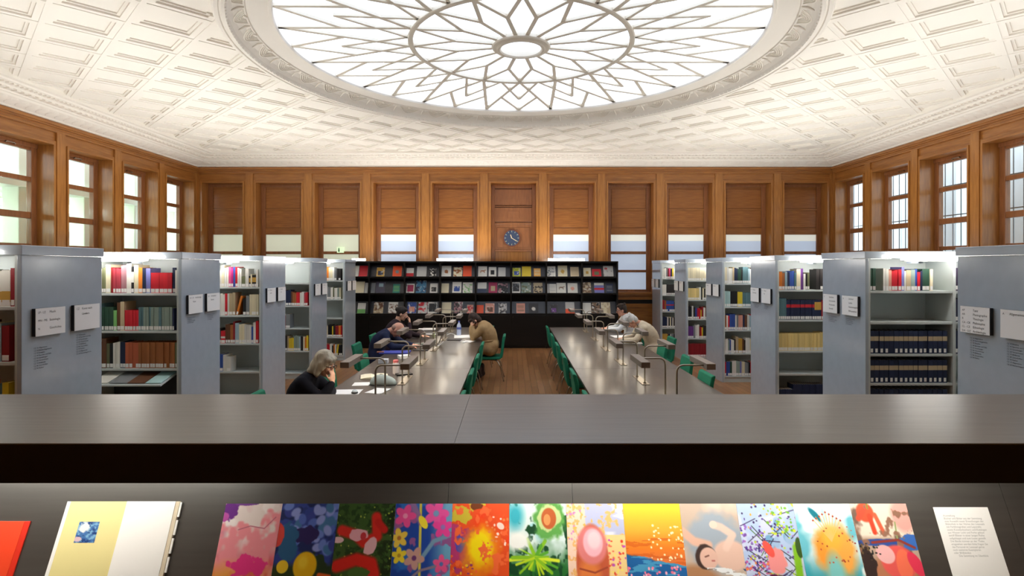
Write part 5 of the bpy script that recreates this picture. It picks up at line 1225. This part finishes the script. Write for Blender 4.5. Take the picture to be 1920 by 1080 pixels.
    if sp.get('hair'):
        c = MB(); sp['hair'](c, H, Rh); h = remeshed('hair', c, sp['hairmat'], r, .008, sp.get('hs', 3))
    if sp.get('extra'): sp['extra'](r, H, Rh, spine, neck)
    return r
def short_hair(c, H, Rh):
    c.sphere(H(-.024, 0, .042), (.10, .086, .102), 18, 12, Rh); c.sphere(H(-.055, 0, -.01), (.066, .078, .085), 16, 10, Rh); c.sphere(H(.035, .02, .105), (.05, .05, .028), 12, 8, Rh)
    for k in range(14): a = k * 2.4; c.sphere(H(-.03 + .06 * math.cos(a), .055 * math.sin(a), .115 + .012 * math.sin(3 * a)), (.028, .026, .022), 8, 6, Rh)
def bob_hair(c, H, Rh):
    c.sphere(H(-.018, 0, .048), (.105, .098, .106), 18, 12, Rh); c.sphere(H(-.05, 0, -.03), (.085, .10, .115), 18, 12, Rh)
    for s_ in (-1, 1): c.cap(H(.0, s_ * .082, .03), H(-.005, s_ * .088, -.085), .034, .03, 12); c.cap(H(.04, s_ * .06, .075), H(.036, s_ * .085, -.02), .03, .022, 12)
    c.cap(H(.068, -.045, .075), H(.068, .045, .075), .03, .03, 12); c.cap(H(-.09, -.06, -.09), H(-.09, .06, -.09), .04, .04, 12)
def bun_hair(c, H, Rh):
    c.sphere(H(-.024, 0, .044), (.102, .086, .104), 18, 12, Rh); c.sphere(H(-.05, 0, .0), (.068, .08, .08), 16, 10, Rh); c.sphere(H(-.115, 0, .06), .045, 14, 10); c.sphere(H(.03, 0, .10), (.055, .06, .03), 12, 8, Rh)
def fringe_hair(c, H, Rh):
    c.sphere(H(-.02, 0, .045), (.104, .092, .106), 18, 12, Rh); c.sphere(H(-.05, 0, -.02), (.07, .088, .10), 16, 10, Rh); c.cap(H(.07, -.045, .06), H(.07, .045, .06), .028, .028, 12)
    for s_ in (-1, 1): c.cap(H(.03, s_ * .07, .05), H(.02, s_ * .083, -.04), .03, .022, 12)
def bald(c, H, Rh):
    c.sphere(H(-.05, 0, -.005), (.062, .0795, .06), 16, 10, Rh)
SIT = [((.02, .09, .56), (.44, .10, .545), (.42, .11, .10), (.53, .12, .03)), ((.02, -.09, .56), (.44, -.10, .545), (.40, -.11, .10), (.51, -.12, .03))]
knit = lambda nm, c: mat(nm, c, .85, spec=.15, var=.12, vscale=40)
hairm = lambda nm, c, c2: mat(nm, c, .6, spec=.3, var=1, rgb2=c2, vscale=30, stretch=(1, 1, .25), bump=.4)
jean = knit('dark blue jeans', (44, 52, 72)); charcoal = knit('charcoal cloth', (40, 40, 44))
# grey haired reader: head propped on a hand, elbow on the table
person('person', (-2.185, 5.66), 0, 'person with grey bob and black sweater, head propped on hand at the table', dict(
    neck=(.17, 0, 1.01), head=(.30, 0, 1.12), pitch=.34, hyaw=-.2, sh=[(.14, .15, .965), (.13, -.15, .96)], slump=.5, girth=.92, hs=22,
    arms=[dict(e=(.30, .22, .805), w=(.36, -.02, .805), d=(.2, -.9, 0), n=(0, 0, 1), side=1, curl=.4), dict(e=(.33, -.17, .805), w=(.405, -.085, .955), d=(-.05, .3, .9), n=(.9, -.35, .1), side=1, curl=.9)],
    legs=SIT, top=('sweater', knit('black sweater', (26, 26, 34)), 'black sweater'), bottom=charcoal, glasses=1, hair=bob_hair, hairmat=hairm('grey hair', (216, 208, 186), (168, 158, 136)), brow=mat('grey brow', (140, 132, 120), .8)))
# bald man bent over the table
person('person', (-2.25, 9.38), 0, 'bald person in navy pullover bent low over papers', dict(
    neck=(.19, 0, 1.02), head=(.335, 0, 1.05), pitch=1.0, sh=[(.16, .18, .97), (.16, -.18, .965)], slump=1.5, girth=1.05,
    arms=[dict(e=(.38, .24, .805), w=(.58, .10, .785), d=(.8, -.3, 0), n=(0, 0, 1), side=-1, curl=.4), dict(e=(.30, -.24, .805), w=(.53, -.10, .785), d=(.9, .2, 0), n=(0, 0, 1), side=1, curl=.4)],
    legs=SIT, top=('pullover', knit('navy pullover', (34, 40, 66)), 'navy pullover'), bottom=jean, glasses=1, skin='skin2', hair=bald, hairmat=hairm('stubble', (176, 140, 122), (150, 116, 100))))
# dark haired reader, hand at the mouth
person('person', (-2.32, 10.66), 0, 'person with dark tied hair and plum cardigan, hand at the mouth', dict(
    neck=(.15, 0, 1.075), head=(.24, 0, 1.205), pitch=.32, sh=[(.13, .165, 1.0), (.13, -.165, 1.0)],
    arms=[dict(e=(.40, .18, .805), w=(.60, .02, .79), d=(.9, -.1, 0), n=(0, 0, 1), side=-1, curl=.2), dict(e=(.40, -.15, .805), w=(.385, -.05, 1.045), d=(-.05, .3, .9), n=(1, 0, .2), side=1, curl=1.)],
    legs=SIT, top=('cardigan', knit('plum cardigan', (52, 40, 46)), 'dark plum cardigan'), bottom=charcoal, hair=bun_hair, hairmat=hairm('dark hair', (46, 34, 30), (26, 20, 18))))
# tan coat: bent forward, face in the hands, feet drawn back under the chair
def coat_extra(r, H, Rh, spine, neck):
    mb = MB()
    p = spine(.30); ax = (spine(.36) - spine(.24)).normalized(); fx = (Vector((1, 0, 0)) - ax * ax.x).normalized(); ly = ax.cross(fx)
    mb.tube([p + fx * (.012 + .135 * math.cos(q * PI / 14)) + ly * .222 * math.sin(q * PI / 14) for q in range(29)], .017, 8)
    mb.build('coat_belt', MATS['tan coat cloth'], r, local=True, smooth=True)
    c = MB(); c.chain([neck + Vector((.0, -.075, -.02)), neck + Vector((-.045, -.06, .0)), neck + Vector((-.065, 0, .012)), neck + Vector((-.045, .06, .0)), neck + Vector((.0, .075, -.02))], [.026, .032, .036, .032, .026], 10); c.build('coat_collar', MATS['tan coat cloth'], r, local=True, smooth=True)
coat = mat('tan coat cloth', (168, 138, 98), .85, spec=.15, var=.15, vscale=25, bump=.2)
person('person', (-.42, 10.50), PI, 'person in tan coat and dark boots leaning over papers, face in hands', dict(
    neck=(.16, 0, 1.03), head=(.285, 0, 1.105), pitch=.85, hyaw=.1, sh=[(.13, .17, .96), (.13, -.17, .96)], slump=1.5, girth=1.06,
    arms=[dict(e=(.30, .17, .805), w=(.33, .085, .985), d=(.05, -.15, .9), n=(.8, .5, 0), side=-1, curl=.35), dict(e=(.29, -.16, .805), w=(.335, -.085, .985), d=(.05, .15, .9), n=(.8, -.5, 0), side=1, curl=.35)],
    legs=[((.02, .09, .56), (.36, .09, .55), (.20, .06, .13), (.28, .05, .03)), ((.02, -.09, .56), (.36, -.08, .55), (.15, -.02, .16), (.24, .02, .035))], boots=1, loose=.016,
    skirt=[((.0, .10, .595), (.36, .12, .582), .118), ((.0, -.10, .595), (.36, -.12, .582), .118), ((.0, 0, .60), (.3, 0, .58), .115), ((.28, .13, .55), (.36, .14, .44), .07), ((.28, -.13, .55), (.36, -.14, .44), .07), ((-.05, .12, .66), (.0, .12, .58), .125), ((-.05, -.12, .66), (.0, -.12, .58), .125)],
    top=('coat', coat, 'belted tan coat'), bottom=charcoal, shoe=mat('dark brown leather boot', (44, 30, 30), .4), hair=fringe_hair, hairmat=hairm('brown hair', (72, 52, 42), (40, 28, 24)), extra=coat_extra))
# spectacled man in white
person('person', (2.46, 11.86), PI, 'person with dark hair, spectacles and white shirt reading a newspaper', dict(
    neck=(.10, 0, 1.07), head=(.175, 0, 1.185), pitch=.22, sh=[(.09, .185, 1.0), (.09, -.185, 1.0)],
    arms=[dict(e=(.26, .22, .805), w=(.50, .10, .80), d=(.9, -.2, 0), n=(0, 0, 1), side=-1, curl=.35), dict(e=(.26, -.22, .805), w=(.46, -.12, .80), d=(.9, .2, 0), n=(0, 0, 1), side=1, curl=.35)],
    legs=SIT, top=('shirt', knit('white shirt cloth', (222, 224, 226)), 'white shirt'), bottom=jean, glasses=1, skin='skin2', hair=short_hair, hairmat=hairm('dark brown hair', (62, 46, 36), (34, 26, 22))))
# old man in beige
def old_extra(r, H, Rh, spine, neck):
    c = MB(); c.chain([neck + Vector((.045, -.05, -.015)), neck + Vector((-.02, -.062, .0)), neck + Vector((-.05, 0, .012)), neck + Vector((-.02, .062, .0)), neck + Vector((.045, .05, -.015))], [.022, .026, .028, .026, .022], 10)
    c.build('shirt_collar', M['bronze'], r, local=True, smooth=True)
person('person', (2.53, 10.18), PI, 'old person with white hair and beige sweater bent over newspaper', dict(
    neck=(.24, 0, 1.075), head=(.385, 0, 1.115), pitch=.95, sh=[(.21, .18, 1.0), (.21, -.18, 1.0)], slump=1.5, girth=1.12,
    arms=[dict(e=(.36, .24, .805), w=(.62, .12, .785), d=(.9, -.2, 0), n=(0, 0, 1), side=-1, curl=.4), dict(e=(.30, -.25, .805), w=(.52, -.12, .79), d=(.9, .2, 0), n=(0, 0, 1), side=1, curl=.4)],
    legs=SIT, top=('sweater', knit('beige sweater', (206, 190, 164)), 'beige sweater'), bottom=charcoal, skin='skin2', hair=short_hair, hairmat=hairm('white hair', (226, 222, 216), (186, 182, 176)), brow=mat('white brow', (200, 196, 190), .8), extra=old_extra))

# ------------------------------------------------------------------ sky, camera, view
# unseen fill lights added above tall cases and display to brighten the ceiling
def ceiling_fill(x, y, z, sx, sy, p):
    l = bpy.data.lights.new('added_ceiling_fill', 'AREA'); l.shape = 'RECTANGLE'; l.size = sx; l.size_y = sy; l.energy = p; l.color = (1, .97, .925)
    o = bpy.data.objects.new('added_ceiling_fill', l); COL.objects.link(o); o.location = (x, y, z); o.rotation_euler = (PI, 0, 0)
UP = 8.6
for y in LY: 
    for x in (-5.0, -7.0): ceiling_fill(x, y + .42, 2.32, 1.4, .3, UP * (.75 + .05 * y))
for y in RY[:5]:
    for x in (5.0, 7.0): ceiling_fill(x, y + .42, 2.32, 1.4, .3, UP * (.75 + .05 * y))
for x in (-3.2, -1., 1.2): ceiling_fill(x, DY + .3, 2.30, 1.6, .25, UP * 2.2)
w = bpy.data.worlds.new('sky'); S.world = w; w.use_nodes = True
w.node_tree.nodes['Background'].inputs[0].default_value = (.80, .90, 1., 1); w.node_tree.nodes['Background'].inputs[1].default_value = 2.6
cam = bpy.data.cameras.new('camera'); co = bpy.data.objects.new('camera', cam); COL.objects.link(co)
co.location = (0, 0, EYE); co.rotation_euler = (PI / 2, 0, 0)
cam.sensor_fit = 'HORIZONTAL'; cam.sensor_width = 36; cam.lens = 36 * F / 1920; cam.shift_x = -1 / 1920; cam.shift_y = -40 / 1920; cam.clip_start = .05; cam.clip_end = 200
S.camera = co
S.view_settings.view_transform = 'Standard'; S.view_settings.look = 'None'; S.view_settings.gamma = 1; S.view_settings.use_curve_mapping = False
S.view_settings.exposure = 0.6
S.cycles.use_denoising = True; S.cycles.max_bounces = 8; S.cycles.diffuse_bounces = 5; S.cycles.sample_clamp_indirect = 4; S.cycles.caustics_reflective = False; S.cycles.caustics_refractive = False
